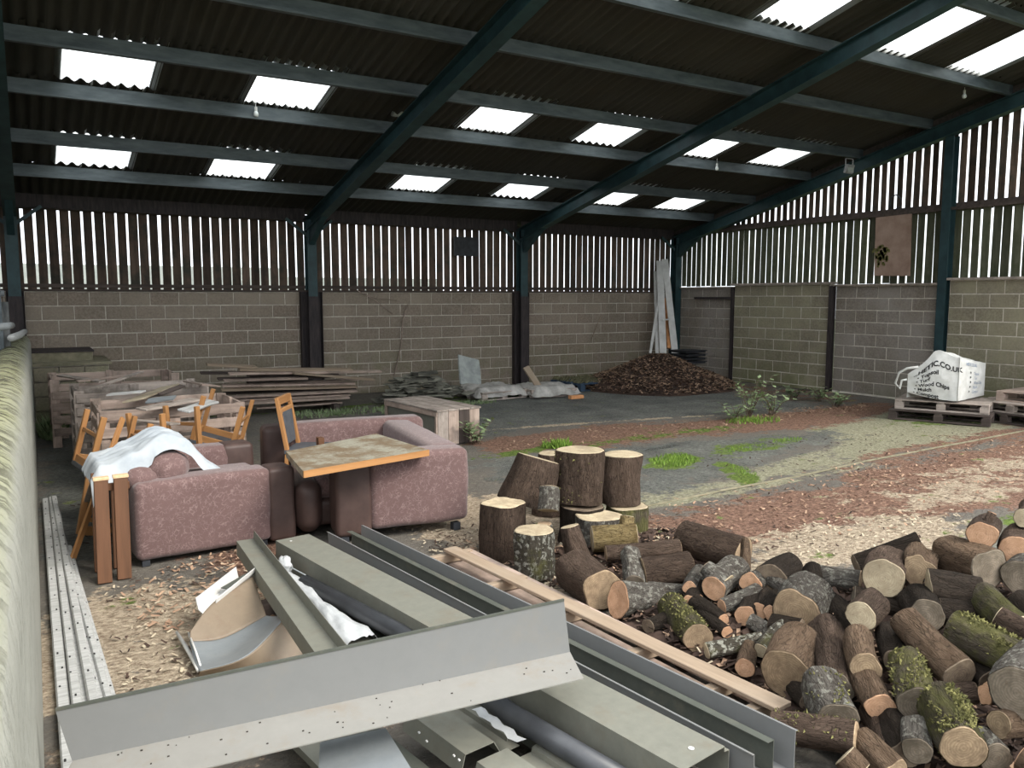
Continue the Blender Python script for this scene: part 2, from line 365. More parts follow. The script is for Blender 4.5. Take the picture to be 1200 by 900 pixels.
def cutface(name, c1, c2, rim, weather=0):
    m, nt, b = mat(name, .85, 0, .2); t = N(nt, 'ShaderNodeTexCoord'); mp = N(nt, 'ShaderNodeMapping'); nt.links.new(t.outputs['Object'], mp.inputs[0]); mp.inputs['Scale'].default_value = (0,1,1)
    ln = N(nt, 'ShaderNodeVectorMath', operation='LENGTH'); nt.links.new(mp.outputs[0], ln.inputs[0])
    vf = objcoord(nt); wob = nz(nt, vf, 14, 3)
    r = math_(nt, 'ADD', math_(nt, 'MULTIPLY', ln.outputs['Value'], 1.0), math_(nt, 'MULTIPLY', wob, .03))
    s = math_(nt, 'SINE', math_(nt, 'MULTIPLY', r, 620)); c = mix(nt, math_(nt, 'ADD', math_(nt, 'MULTIPLY', s, .3), .5), c1, c2)
    n2 = nz(nt, vf, 18, 6, .7); c = mix(nt, ramp(nt, n2, [(.38,(0,0,0)),(.62,(.9,.9,.9))]), c, rim); c = mix(nt, math_(nt, 'MULTIPLY', ramp(nt, nz(nt, vf, 6, 5, .7), [(.46,(0,0,0)),(.62,(1,1,1))]), .45), c, tuple(x*.45 for x in rim))
    vo = N(nt, 'ShaderNodeTexNoise'); vo.inputs['Scale'].default_value = 70; nt.links.new(vf, vo.inputs['Vector'])
    c = mix(nt, math_(nt, 'MULTIPLY', ramp(nt, vo.outputs['Fac'], [(.62,(0,0,0)),(.68,(1,1,1))]), .35), c, (.12,.08,.05))
    vv = math_(nt, 'ADD', math_(nt, 'MULTIPLY', rnd(nt), .3), .85)
    hs = N(nt, 'ShaderNodeHueSaturation'); nt.links.new(vv, hs.inputs['Value']); nt.links.new(c, hs.inputs['Color']); setc(nt, b, hs.outputs[0])
    bump(nt, b, n2, .2, .003); return m
M['cut_fresh'] = cutface('fresh_cut', (.50,.28,.165), (.62,.40,.26), (.42,.24,.14))
M['cut_pale'] = cutface('pale_cut', (.42,.34,.225), (.58,.49,.34), (.38,.30,.20))
M['cut_tan'] = cutface('tan_cut', (.27,.19,.115), (.43,.32,.205), (.20,.14,.09))
M['cut_grey'] = cutface('grey_cut', (.15,.12,.092), (.25,.205,.155), (.11,.09,.065))
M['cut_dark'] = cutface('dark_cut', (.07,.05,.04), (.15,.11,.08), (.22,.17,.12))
M['moss'] = simple('moss', (.06,.062,.02), (.26,.24,.09), 30, .95, bs=1, bd=.01)
M['leaf'] = simple('leaf', (.12,.19,.07), (.36,.44,.24), 12, .7, bs=0, var=.2)
M['grass'] = simple('bright_grass', (.07,.14,.02), (.22,.34,.05), 9, .8, bs=0)
M['stem'] = simple('stem', (.10,.07,.05), (.22,.17,.12), 12, .9)
M['chip'] = simple('wood_chip', (.15,.08,.05), (.50,.34,.23), 3, .9, bs=0)
M['chip_pale'] = simple('pale_chip', (.3,.24,.17), (.55,.47,.34), 3, .9, bs=0)
M['chip_dark'] = simple('dark_chip', (.022,.014,.011), (.085,.052,.038), 3, .9, bs=0)  # dark chips; on the log heap this tone paints the shade in crevices
M['bag'] = simple('white_woven_bag', (.60,.60,.57), (.78,.78,.76), 7, .8, bs=.4, bd=.01)
M['ink'] = simple('black_ink', (.012,.012,.014), (.03,.03,.03), 20, .7, bs=0)
M['ink_blue'] = simple('blue_ink', (.15,.22,.35), (.25,.32,.45), 20, .7, bs=0)
M['slate'] = simple('slate', (.05,.05,.042), (.26,.25,.20), 5, .85, var=.5)
M['plywood'] = simple('stained_ply', (.26,.17,.13), (.42,.30,.24), 4, .85)
M['slab'] = simple('grey_slab', (.25,.27,.26), (.42,.44,.42), 7, .85, bs=.5)
M['lamp_glass'] = simple('bulb_glass', (.6,.62,.62), (.8,.82,.82), 5, .1, bs=0, spec=.6)
M['lamp_body'] = simple('lamp_body', (.18,.18,.18), (.3,.3,.3), 5, .5, bs=0)
M['orange'] = simple('orange_brick', (.6,.26,.1), (.75,.38,.18), 9, .9)
M['black_plastic'] = simple('black_plastic', (.015,.017,.02), (.04,.043,.05), 9, .5, bs=.1)
M['navy'] = simple('dark_blue_paint', (.02,.04,.07), (.05,.08,.12), 9, .7)

# ---------------------------------------------------------------- floor
XR, YB = 13.5, 14.95
def zone(xs, ys, cx, cy, rx, ry, rot=0, soft_=.35):
    a = math.radians(rot); dx = xs-cx; dy = ys-cy
    ux = (dx*math.cos(a)+dy*math.sin(a))/rx; uy = (-dx*math.sin(a)+dy*math.cos(a))/ry
    d = np.sqrt(ux*ux+uy*uy); return np.clip((1+soft_-d)/(2*soft_), 0, 1)
def poly(xs, ys, pts, soft_=.3):
    """soft membership of a polygon on the ground"""
    inside = np.zeros(xs.shape, bool); dmin = np.full(xs.shape, 1e9); n = len(pts)
    for i in range(n):
        x0, y0 = pts[i]; x1, y1 = pts[(i+1) % n]
        t = np.clip(((xs-x0)*(x1-x0)+(ys-y0)*(y1-y0))/((x1-x0)**2+(y1-y0)**2), 0, 1)
        dmin = np.minimum(dmin, np.hypot(xs-x0-t*(x1-x0), ys-y0-t*(y1-y0)))
        cnd = ((y0 > ys) != (y1 > ys)) & (xs < (x1-x0)*(ys-y0)/((y1-y0) if abs(y1-y0) > 1e-9 else 1e-9)+x0)
        inside ^= cnd
    return np.clip(.5+np.where(inside, dmin, -dmin)/(2*soft_), 0, 1)
nx_, ny_ = 270, 225
X0, X1, Y0, Y1 = -4.6, XR+.05, -1.0, YB+.1
gx = np.linspace(X0, X1, nx_); gy = np.linspace(Y0, Y1, ny_)
XS, YS = np.meshgrid(gx, gy); xs = XS.ravel(); ys = YS.ravel()
mx = np.maximum
z_red = mx.reduce([poly(xs, ys, [(4.8,9.1),(7,9.3),(9.2,8.8),(11.5,8.8),(12.9,8.8),(12.7,8.2),(10.4,7.5),(8.9,7.6),(7.5,7.9),(6.1,7.9),(4.7,8.1)], .25),
    poly(xs, ys, [(4.2,5.1),(6.5,5.15),(8.7,5.5),(11.4,5.4),(12.5,3.5),(7.6,3.7),(4.6,3.9),(3.9,4.3)], .35), poly(xs, ys, [(8.5,5.9),(12.8,6.3),(12.8,5.2),(7,5.4)], .3)*.75,
    poly(xs, ys, [(.9,6.1),(1.8,6.1),(1.6,4.9),(1.0,5.0)], .3), zone(xs, ys, 3.0,4.9,.7,.35)*.7, zone(xs, ys, 1.0,3.6,1.0,.5)*.6, zone(xs, ys, 12.6,11.0,1.2,2.0)*.5])
z_pale = mx.reduce([zone(xs, ys, 5.4,3.8,1.3,.42,-5), zone(xs, ys, 3.35,5.6,.75,1.2,20), zone(xs, ys, .65,4.6,.9,.9), zone(xs, ys, 1.0,3.8,.9,.6)*.9, zone(xs, ys, 9.0,4.6,2.5,.4)*.6, zone(xs, ys, 2.0,4.2,1.2,.9)*.6, zone(xs, ys, 7.5,4.2,1.2,.25)*.7, zone(xs,ys,7.0,9.55,3.2,.08,-9)*.6])
z_moss = mx.reduce([zone(xs, ys, 6.25,6.8,.48,.3,30), zone(xs, ys, 7.8,6.95,1.1,.28,5)*.6, zone(xs, ys, 6.4,6.0,.6,.16,60)*.7, zone(xs, ys, 6.6,3.5,.7,.2)*.5, zone(xs, ys, 7.2,13.0,4.5,.35)*.6, zone(xs, ys, 5.6,8.15,1.2,.2)*.6, zone(xs, ys, 4.9,6.6,.5,.3)*.4,
    zone(xs, ys, 11.7,7.0,1.3,.5)*.4, zone(xs, ys, 7.6,8.2,1.3,.25)*.5])
z_yg = mx.reduce([poly(xs, ys, [(9.6,7.7),(11.8,8.0),(13.4,8.2),(13.4,6.0),(11.4,5.8),(8.6,5.75),(5.9,5.5),(6.6,6.0),(8.6,6.4)], .3), zone(xs, ys, 7.0,5.45,2.6,.07,3)*.7, zone(xs, ys, 5.2,5.6,1.0,.35)*.8, zone(xs, ys, 6.2,3.1,.9,.4)*.5, zone(xs, ys, 11.0,5.0,2.0,.35)*.5])
z_wet = mx.reduce([poly(xs, ys, [(4.6,12.0),(3.6,9.6),(4.6,8.9),(6.2,9.6),(9.4,9.0),(11.6,8.8),(12,11.5),(7.2,13.1)], .3)*.9, poly(xs, ys, [(4.2,8.0),(3.9,6.3),(4.7,5.6),(5.6,5.7),(7.4,6.3),(9.0,6.6),(9.6,7.2),(7.3,7.7),(5.5,8.0)], .35)*.9,
    poly(xs, ys, [(.0,13.5),(1.8,13),(.9,7.0),(.9,6.2),(0,6.2)], .3)*.85, zone(xs, ys, 6.7,3.3,.9,.3)*.5, zone(xs, ys, 10.6,12.4,1.7,1.6)*1.0])
z_pud = mx.reduce([zone(xs, ys, 5.6,7.25,.62,.42,35,.15), zone(xs, ys, 6.7,7.5,.5,.1,10,.3)*.8])
Z = np.zeros(xs.shape)
mb = MB(); mb.v = [(float(a), float(b_), 0.0) for a, b_ in zip(xs, ys)]
hz = [0.0]*len(mb.v)
zr = np.clip(z_red+z_pale*.6, 0, 1)*(1-z_pud)
for i, (a, b_, _) in enumerate(mb.v):
    n = noise.noise(Vector((a*1.3, b_*1.3, 0)))*.008+noise.noise(Vector((a*9, b_*9, 3)))*.010*zr[i]+noise.noise(Vector((a*22, b_*22, 3)))*.006*zr[i]
    mb.v[i] = (a, b_, n-.008-.01*z_pud[i])
mb.f = [(j*nx_+i, j*nx_+i+1, (j+1)*nx_+i+1, (j+1)*nx_+i) for j in range(ny_-1) for i in range(nx_-1)]
m, nt, b = mat('yard_floor', .9, 0, .25)
w = wpos(nt)
A = N(nt, 'ShaderNodeAttribute', attribute_name='zone_a'); B = N(nt, 'ShaderNodeAttribute', attribute_name='zone_b')
sa = N(nt, 'ShaderNodeSeparateColor'); nt.links.new(A.outputs['Color'], sa.inputs[0]); sb = N(nt, 'ShaderNodeSeparateColor'); nt.links.new(B.outputs['Color'], sb.inputs[0])
n_big = nzc(nt, w, 1.6, 6, .65); n_mid = nz(nt, w, 5, 8, .78); n_fine = nz(nt, w, 38, 6, .75); n_x = nzc(nt, wpos(nt, (1,1.5,1)), 24, 6, .8, .36, .64)
n_warp = nz(nt, wpos(nt, (.7,1.2,1)), 2.2, 5, .6)
def zf(sock, n, k=1.6, hard=3.2):
    a = math_(nt, 'ADD', sock, math_(nt, 'MULTIPLY', math_(nt, 'SUBTRACT', n, .5), k)); a = math_(nt, 'ADD', a, math_(nt, 'MULTIPLY', math_(nt, 'SUBTRACT', n_warp, .5), k*.9)); return math_(nt, 'MULTIPLY', math_(nt, 'SUBTRACT', a, .44), hard*1.8, True)
base = mix(nt, n_x, (.13,.11,.09), (.33,.30,.25)); base = mix(nt, n_big, base, mix(nt, n_fine, (.11,.10,.09), (.25,.23,.20)))
c = mix(nt, zf(sb.outputs[0], n_mid, 2.2), base, mix(nt, n_x, (.17,.165,.10), (.56,.53,.38)))          # yellow-green algae on concrete
c = mix(nt, zf(sb.outputs[1], n_mid, 2.0), c, mix(nt, n_big, mix(nt, n_x, (.05,.052,.05), (.19,.19,.175)), mix(nt, n_x, (.11,.115,.10), (.33,.335,.30))))            # damp dark silt
c = mix(nt, zf(sa.outputs[0], n_mid, 2.2), c, mix(nt, n_x, (.085,.042,.03), (.45,.27,.19)))             # bark chips
c = mix(nt, zf(sa.outputs[1], n_mid, 2.6), c, mix(nt, n_x, (.24,.165,.11), (.80,.67,.50)))              # sawdust
c = mix(nt, zf(sa.outputs[2], n_mid, 2.6), c, mix(nt, n_x, (.05,.08,.02), (.24,.34,.06)))            # moss
c = mix(nt, math_(nt, 'MULTIPLY', ramp(nt, n_fine, [(.60,(0,0,0)),(.68,(1,1,1))]), .6), c, (.05,.038,.03))
c = mix(nt, sb.outputs[2], c, (.05,.055,.05)); setc(nt, b, c)
rg = mix(nt, sb.outputs[2], mix(nt, math_(nt, 'MULTIPLY', sb.outputs[1], .5), (.95,.95,.95), (.5,.5,.5)), (.06,.06,.06)); nt.links.new(rg, b.inputs['Roughness'])
bs = N(nt, 'ShaderNodeBump'); bs.inputs['Distance'].default_value = .018; nt.links.new(math_(nt, 'ADD', n_x, n_fine), bs.inputs['Height']); nt.links.new(math_(nt, 'SUBTRACT', .9, sb.outputs[2], True), bs.inputs['Strength']); nt.links.new(bs.outputs[0], b.inputs['Normal'])
M['floor'] = m
fl = obj('floor', mb, m, None, True, (0,0,0)); fl['kind'] = 'structure'
for nm, chs in (('zone_a', (z_red, z_pale, z_moss)), ('zone_b', (z_yg, z_wet, z_pud))):
    at = fl.data.color_attributes.new(nm, 'FLOAT_COLOR', 'POINT'); arr = np.ones((len(xs), 4), np.float32)
    for k, ch in enumerate(chs): arr[:, k] = ch
    at.data.foreach_set('color', arr.ravel())
# low rounded kerb joint across the floor
mb = MB(); pts = [(4.6,5.38),(5.6,5.46),(6.8,5.5),(8.0,5.62),(9.2,5.68),(10.6,5.74),(12.0,5.82),(13.4,5.88)]
for i in range(len(pts)-1): mb.bar((*pts[i], .004), (*pts[i+1], .0), .03, .012)
M['kerb'] = simple('kerb_mortar', (.15,.14,.09), (.29,.26,.18), 9, .95, bs=.6)
tag(obj('trim_1', mb, M['kerb']), kind='structure')
# ground outside
mb = MB(); mb.box(-60,-60,-.25,60,60,-.06); g = obj('ground', mb, simple('field', (.07,.10,.04), (.15,.19,.08), .6, .95)); g['kind'] = 'structure'

# ---------------------------------------------------------------- block walls
def block_mesh(L, H, T, mat_, seed):
    rs = random.Random(seed); bm = bmesh.new(); bmesh.ops.create_cube(bm, size=1)
    for v in bm.verts: v.co = Vector((v.co.x*L+L/2+rs.uniform(-.003,.003), v.co.y*T, v.co.z*H+H/2+rs.uniform(-.003,.003)))
    bmesh.ops.bevel(bm, geom=bm.edges[:], offset=.004, segments=1, affect='EDGES')
    me = bpy.data.meshes.new('block'); bm.to_mesh(me); bm.free(); me.materials.append(mat_); return me
_bk = {}
def block_wall(name, origin, ang, length, height, matname, mortar, course=.225, blk=.45, proud=.008, seed=1, T=.14, base=0):
    """blocks laid along local X from origin; face towards local -Y"""
    rs = random.Random(seed)
    R_ = Matrix.Translation(Vector(origin)) @ Matrix.Rotation(ang, 4, 'Z')
    mb = MB(); mb.box(0, .004, base, length, T, height)
    root = inst(name, mesh(name, mb, M[mortar]), R_); root['kind'] = 'structure'
    n = int(round((height-base)/course+.499)); j = .015
    for r in range(n):
        z0 = height-(r+1)*course; z1 = z0+course-j
        if z1 > height-.002: z1 = height-.002
        zz = max(z0, base); h = z1-zz
        if h < .03: continue
        x = -blk/2 if r % 2 else 0
        while x < length-.02:
            a = max(x, 0)+j/2; b_ = min(x+blk, length)-j/2
            if b_-a > .03:
                key = (round(b_-a, 3), round(h, 3), matname, rs.randint(0, 2))
                if key not in _bk: _bk[key] = block_mesh(key[0], key[1], T, M[matname], hash(key) % 999)
                inst('block', _bk[key], R_ @ Matrix.Translation((a, T/2+rs.uniform(-.002,.004)-proud+.003, zz)) @ Matrix.Rotation(rs.uniform(-.004,.004), 4, 'Y'), root)
            x += blk
    return root
WH = 1.94
for k, (x0, x1) in enumerate(((-4.3,-.15),(.02,4.37),(4.75,8.92),(9.22,13.52))):
    block_wall('wall_back', (x0, 14.72, 0), 0, x1-x0, WH, 'block', 'mortar', seed=k+3)
# gable wall, face towards -X: local X runs along -Y
for (y0, y1, h, mt, mo, xo, bl) in ((14.72,12.86,2.05,'block_grey','mortar',13.5,.45),(12.78,10.32,2.10,'block_green','mortar_light',13.44,.45),(10.22,8.12,2.06,'block_grey','mortar_light',13.5,.45),(7.95,4.4,2.13,'block_green','mortar_light',13.46,.45),(4.2,2.9,2.13,'block_green','mortar_light',13.46,.45)):
    block_wall('wall_right', (xo, y0, 0), -math.pi/2, y0-y1, h, mt, mo, seed=int(y0*7), blk=bl)
# caps and rails
mb = MB(); mb.box(-4.3,14.68,WH,13.5,14.84,WH+.035); tag(obj('trim_2', mb, M['dark_plank']), kind='structure')
mb = MB(); mb.box(13.36,10.25,2.10,13.62,12.84,2.14); mb.box(13.38,8.1,2.06,13.6,10.25,2.09); mb.box(13.42,12.84,2.05,13.6,14.7,2.08); mb.box(13.38,2.9,2.13,13.6,7.97,2.17); tag(obj('trim_3', mb, M['grey_plank']), kind='structure')
# ---------------------------------------------------------------- roof
SL = .225; RA = math.atan(SL)
def zr_(y): return 3.42+SL*(14.9-y)      # underside level of the sheets' mid line
PUR = [14.72, 13.47, 12.27, 10.87, 9.73, 8.40, 7.12, 5.80, 4.5, 3.2]
def sheet_mesh(width, length, mat_, n=7, amp=.026, seg=6, name='roof_sheet'):
    mb = MB(); nn = n*seg; ov = .07
    for j, yy in enumerate((0, length)):
        for i in range(nn+1):
            mb.v.append((i/nn*(width+ov), -yy, amp*math.cos(2*math.pi*i/seg*(width+ov)/width)))
    mb.f = [(i, nn+1+i, nn+2+i, i+1) for i in range(nn)]
    return mesh(name, mb, mat_, True)
ceil_ = thing('ceiling', None, None, (4.5, 7, 5), kind='structure')
sky_rows = {0: None}
skyx = [-4.1,-2.0, .44, 2.48, 5.53, 7.57, 9.72, 11.55]
rowsS = {1: True, 3: True, 6: True, 8: True}    # rows that carry rooflights
_sm = {}
for r in range(len(PUR)-1):
    ya, yb = PUR[r]+.08, PUR[r+1]-.06
    if r == 0: ya = 15.15
    L = (ya-yb)/math.cos(RA)
    cuts = []
    x = -4.6; 
    cols = []
    sk = skyx if r in (1, 3, 6, 8) else []
    edges = sorted(set([-4.6, 14.0] + [s for s in sk] + [s+1.0 for s in sk]))
    for a, b_ in zip(edges[:-1], edges[1:]):
        is_sky = any(abs(a-s) < 1e-6 for s in sk)
        n = max(1, int(round((b_-a)/1.0)))
        for i in range(n):
            wdt = (b_-a)/n; key = (round(wdt,3), round(L,3), is_sky)
            if key not in _sm: _sm[key] = sheet_mesh(wdt, L, M['skylight'] if is_sky else M['sheet'], 7 if wdt > .8 else max(2, int(round(wdt*7))), name='skylight_sheet' if is_sky else 'roof_sheet')
            Mx = Matrix.Translation((a+i*wdt, ya, zr_(ya)+.012*(r % 2))) @ Matrix.Rotation(-RA, 4, 'X')
            o = inst('skylight_sheet' if is_sky else 'roof_sheet', _sm[key], Mx, ceil_)
            if is_sky: o['label'] = 'translucent corrugated rooflight sheet glowing with daylight'
# purlins
BX = [-4.6, -.1, 4.53, 9.06, 13.45]
for r, y in enumerate(PUR):
    zt = zr_(y)-.03; h = .17
    for a, b_ in zip(BX[:-1], BX[1:]):
        mb = MB()
        if r == 0: mb.strip((a+.05, y, zt-.19), (b_-.05, y, zt-.19), [(.05,-.02),(.05,.0),(0,0),(0,.2),(-.06,.2)], .012)
        else: mb.strip((a, y, zt-h), (b_, y, zt-h), [(.055,.02),(.055,0),(0,0),(0,h),(-.055,h)], .006)
        obj('purlin', mb, M['black_steel'] if r in (0,) else M['purlin'], ceil_)
# portal frames
def portal(x, label, casing=.40):
    t = thing('portal_frame', label, 'steel frame', (x, 14.6, 0))
    D = .24; y1 = 14.62; w_ = .17
    # column (I section)
    mb = MB(); zc = zr_(y1)-.2-.05
    mb.box(x-w_/2, y1-.11, 0, x+w_/2, y1-.098, zc); mb.box(x-w_/2, y1+.078, 0, x+w_/2, y1+.09, zc); mb.box(x-.006, y1-.1, 0, x+.006, y1+.08, zc)
    obj('column', mb, M['teal'], t)
    mb = MB(); y0_, ye = 14.72, 3.0
    def zb(y): return zr_(y)-.2-D/math.cos(RA)
    for (dx0, dx1, lo, hi) in ((-w_/2, w_/2, 0, .014), (-.006, .006, .01, D-.01), (-w_/2, w_/2, D-.014, D)):
        mb.add([(x+dx0, y0_, zb(y0_)+lo), (x+dx1, y0_, zb(y0_)+lo), (x+dx1, ye, zb(ye)+lo), (x+dx0, ye, zb(ye)+lo), (x+dx0, y0_, zb(y0_)+hi), (x+dx1, y0_, zb(y0_)+hi), (x+dx1, ye, zb(ye)+hi), (x+dx0, ye, zb(ye)+hi)],
               [(0,1,2,3),(7,6,5,4),(0,4,5,1),(1,5,6,2),(2,6,7,3),(3,7,4,0)])
    obj('rafter', mb, M['teal'], t)
    mb = MB(); ya = 14.5; yb = 13.75
    mb.add([(x-.05,ya,zb(ya)-.28),(x+.05,ya,zb(ya)-.28),(x+.05,yb,zb(yb)+.01),(x-.05,yb,zb(yb)+.01),(x-.05,ya,zb(ya)+.01),(x+.05,ya,zb(ya)+.01)], [(0,1,2,3),(0,4,5,1),(1,5,2),(0,3,4),(3,2,5,4)])
    obj('haunch', mb, M['teal'], t)
    for sgn in (-1, 1):
        if x+sgn*.6 > 13.3 or x+sgn*.6 < -1.0: continue
        mb = MB(); mb.bar((x+sgn*.05, 14.6, 2.95), (x+sgn*.42, 14.66, 3.25), .05, .05); obj('knee_brace', mb, M['teal'], t)
    if casing:
        mb = MB(); mb.box(x-casing/2, 14.66, 0, x+casing/2, 14.72, 1.94); mb.box(x-casing/2, 14.60, 0, x-casing/2+.012, 14.66, 1.94); mb.box(x+casing/2-.012, 14.60, 0, x+casing/2, 14.66, 1.94)
        mb.box(x-w_/2-.01, 14.49, 0, x+w_/2+.01, 14.508, 1.86)
        obj('casing', mb, M['black_steel'], t)
    return t
portal(-.1, 'teal steel portal frame directly above the mossy left wall', .24)
portal(4.53, 'teal steel portal frame whose post stands behind the long plank stack')
portal(9.06, 'teal steel portal frame whose post stands behind the leaning pale plank', .36)
portal(13.38, 'teal steel portal frame along the slatted gable wall, rising from the far corner', .0)
portal(-4.6, 'teal steel portal frame at the far left edge of the building', .2)
# ---------------------------------------------------------------- slats
def slats(name, p0, dirv, n, pitch, w_, zlo, zhi, mt, parent=None, th=.02, jit=.006, normal=(0,-1,0), ragged=.02, gname=None):
    root = None
    d = Vector(dirv)
    for i in range(n):
        q = Vector(p0)+d*(pitch*(i+.5)+random.uniform(-jit, jit)); zl = zlo(q) if callable(zlo) else zlo; zh = zhi(q) if callable(zhi) else zhi
        ww = w_+random.uniform(-.012, .008)
        lean = d*random.uniform(-.008, .008)
        a = Vector((q.x, q.y, zl-random.uniform(0, ragged))); b_ = Vector((q.x, q.y, zh))+lean
        if zh-zl < .05: continue
        L = round((b_-a).length/.04)*.04
        board('slat', a, a+(b_-a).normalized()*L, round(ww/.006)*.006, th, mt, parent, normal, bev=.002)
for k, (x0, x1) in enumerate(((-4.3,-.11),(-.11,4.53),(4.53,9.06),(9.06,13.5))):
    fr = MB(); fr.box(x0, 14.90, 2.0, x1, 14.93, 2.06); fr.box(x0, 14.90, 3.22, x1, 14.93, 3.34)
    r_ = obj('wall_back', fr, M['dark_plank']); r_['kind'] = 'structure'
    n = int((x1-x0)/.163); slats('slat', (x0, 14.95, 0), (1,0,0), n, (x1-x0)/n, .138, 1.97, 3.36, M['slat'], r_)
for (y0, y1) in ((14.8,8.04),(8.04,4.3),(4.3,3.0)):
    fr = MB(); fr.box(13.56, y1, 3.33, 13.62, y0, 3.43); fr.box(13.50, y1, 3.31, 13.56, y0, 3.36)
    r_ = obj('wall_right', fr, M['dark_plank']); r_['kind'] = 'structure'
    n = int((y0-y1)/.158); pt = (y0-y1)/n
    slats('slat', (13.60, y0, 0), (0,-1,0), n, pt, .134, lambda q: 2.1, 3.34, M['slat_green'], r_, normal=(-1,0,0))
    slats('slat', (13.66, y0, 0), (0,-1,0), n, pt, .112, 3.30, lambda q: zr_(q.y)-.06, M['slat'], r_, normal=(-1,0,0))
mb = MB(); mb.add([(13.50,14.9,zr_(14.9)-.30),(13.54,14.9,zr_(14.9)-.30),(13.54,3.0,zr_(3.0)-.30),(13.50,3.0,zr_(3.0)-.30),(13.50,14.9,zr_(14.9)-.03),(13.54,14.9,zr_(14.9)-.03),(13.54,3.0,zr_(3.0)-.03),(13.50,3.0,zr_(3.0)-.03)],[(0,3,2,1),(4,5,6,7),(0,1,5,4),(1,2,6,5),(2,3,7,6),(3,0,4,7)])
tag(obj('trim_4', mb, M['dark_plank']), kind='structure')
# gable stanchions
def stanchion(y, z1, w_, m_, label, x=13.42, d=.10):
    t = thing('steel_stanchion', label, 'steel post', (x, y, 0))
    mb = MB(); mb.box(x-.02, y-w_/2, 0, x-.008, y+w_/2, z1); mb.box(x+d-.02, y-w_/2, 0, x+d-.008, y+w_/2, z1); obj('flange', mb, m_, t)
    mb = MB(); mb.box(x-.008, y-.005, 0, x+d-.02, y+.005, z1); obj('web', mb, m_, t)
stanchion(8.04, zr_(8.04)-.45, .15, M['teal'], 'tall teal steel post in the gable wall behind the white bag', 13.38, .16)
stanchion(12.82, 2.06, .075, M['black_steel'], 'black steel post in the block wall nearest the bark heap', 13.42)
stanchion(10.27, 2.06, .085, M['black_steel'], 'black steel post in the block wall behind the trailing weeds', 13.42)
stanchion(4.3, zr_(4.3)-.45, .15, M['teal'], 'teal steel post of the gable wall beyond the frame', 13.38, .16)
mb = MB(); mb.box(13.40,12.86,1.80,13.47,14.0,1.85); tag(obj('steel_shelf_bar', mb, M['black_steel']), 'short black horizontal bar fixed to the grey block wall beside the corner', 'bar')
# plywood patch
mb = MB(); mb.add([(13.50,8.72,2.22),(13.50,9.42,2.24),(13.50,9.44,3.30),(13.50,8.75,3.31),(13.53,8.72,2.22),(13.53,9.42,2.24),(13.53,9.44,3.30),(13.53,8.75,3.31)],[(0,1,2,3),(7,6,5,4),(0,4,5,1),(1,5,6,2),(2,6,7,3),(3,7,4,0)])
t = thing('plywood_panel', 'pinkish brown plywood sheet nailed over the gable slats', 'board', (13.5,9.1,2.2)); obj('panel', mb, M['plywood'], t)
mb = MB()
for i in range(60):
    a = random.gauss(9.28,.06); h = 2.62+random.gauss(0,.09); mb.box(13.487,a-.02,h-.02,13.499,a+.02,h+.03)
tag(obj('moss_patch', mb, M['moss'], t), 'yellow green moss patch', kind='stuff')
# added wall out of view, cuts the light reaching left-facing faces
mb = MB(); mb.box(-4.9,-5,0,-4.75,15,3.4)
for i in range(40): mb.box(-4.75,-5+i*.5,0,-4.73,-4.8+i*.5,3.4)
tag(obj('wall_left', mb, M['slat_green']), kind='structure')
# outside: rendered yard wall behind the back wall
mb = MB(); mb.box(-9,18.5,-.1,5.2,18.7,2.50); mb.box(5.2,18.5,-.1,9,18.7,2.3)
o = obj('yard_wall', mb, simple('yard_wall_render',(.22,.24,.23),(.36,.38,.36),2,.9)); tag(o, 'grey wall in the next yard glimpsed low through the slats', 'wall')

# ---------------------------------------------------------------- left wall (low concrete wall, mossy rounded top)
mb = MB(); ny = 150; prof = [(0,0),(0,1.18),(-.012,1.25),(-.035,1.295),(-.07,1.325),(-.12,1.345),(-.18,1.345),(-.24,1.32),(-.30,1.27),(-.34,1.2),(-.36,0)]
for j in range(ny+1):
    y = 1.0+ (13.4-1.0)*j/ny; xf = -.03+.009*(y-3.5)
    for k, (a, z) in enumerate(prof):
        q = Vector((a*4, y*2.2, z*3)); d = noise.noise(q)*.012+noise.noise(q*4)*.006+abs(noise.noise(Vector((a*5, y*7, 1))))*(-.02 if 3 <= k <= 8 else 0)
        mb.v.append((xf+a+(d if 0 < k < 10 else 0)*.6, y, z+(d if z > 1 else 0)))
np_ = len(prof)
mb.f = [(j*np_+k, (j+1)*np_+k, (j+1)*np_+k+1, j*np_+k+1) for j in range(ny) for k in range(np_-1)]
mb.f += [tuple(range(np_)), tuple(reversed(range(ny*np_, ny*np_+np_)))]
m, nt, b = mat('mossy_render', .92, 0, .2); w = wpos(nt); vl = wpos(nt, (3,.5,3)); sp = N(nt, 'ShaderNodeSeparateXYZ'); g = N(nt, 'ShaderNodeNewGeometry'); nt.links.new(g.outputs['Position'], sp.inputs[0])
n1 = nz(nt, vl, 3, 6, .7); n2 = nz(nt, w, 26, 6, .7); c = mix(nt, n1, (.235,.235,.205), (.36,.355,.31)); c = mix(nt, math_(nt,'MULTIPLY',ramp(nt, n2, [(.5,(0,0,0)),(.7,(1,1,1))]),.4), c, (.28,.27,.22))
topm = math_(nt, 'MULTIPLY', math_(nt, 'SUBTRACT', math_(nt,'ADD',sp.outputs['Z'],math_(nt,'MULTIPLY',n1,.1)), 1.30), 12, True)
c = mix(nt, topm, c, mix(nt, n2, (.17,.18,.085), (.37,.365,.24)))
crk = ramp(nt, nz(nt, wpos(nt, (1.2,6,1.5)), 2.4, 6, .8), [(.51,(0,0,0)),(.55,(1,1,1))]); c = mix(nt, math_(nt,'MULTIPLY',math_(nt,'MULTIPLY',crk,topm),.95), c, (.05,.045,.035))
setc(nt, b, c); bump(nt, b, math_(nt,'SUBTRACT',n2,crk), .6, .012)
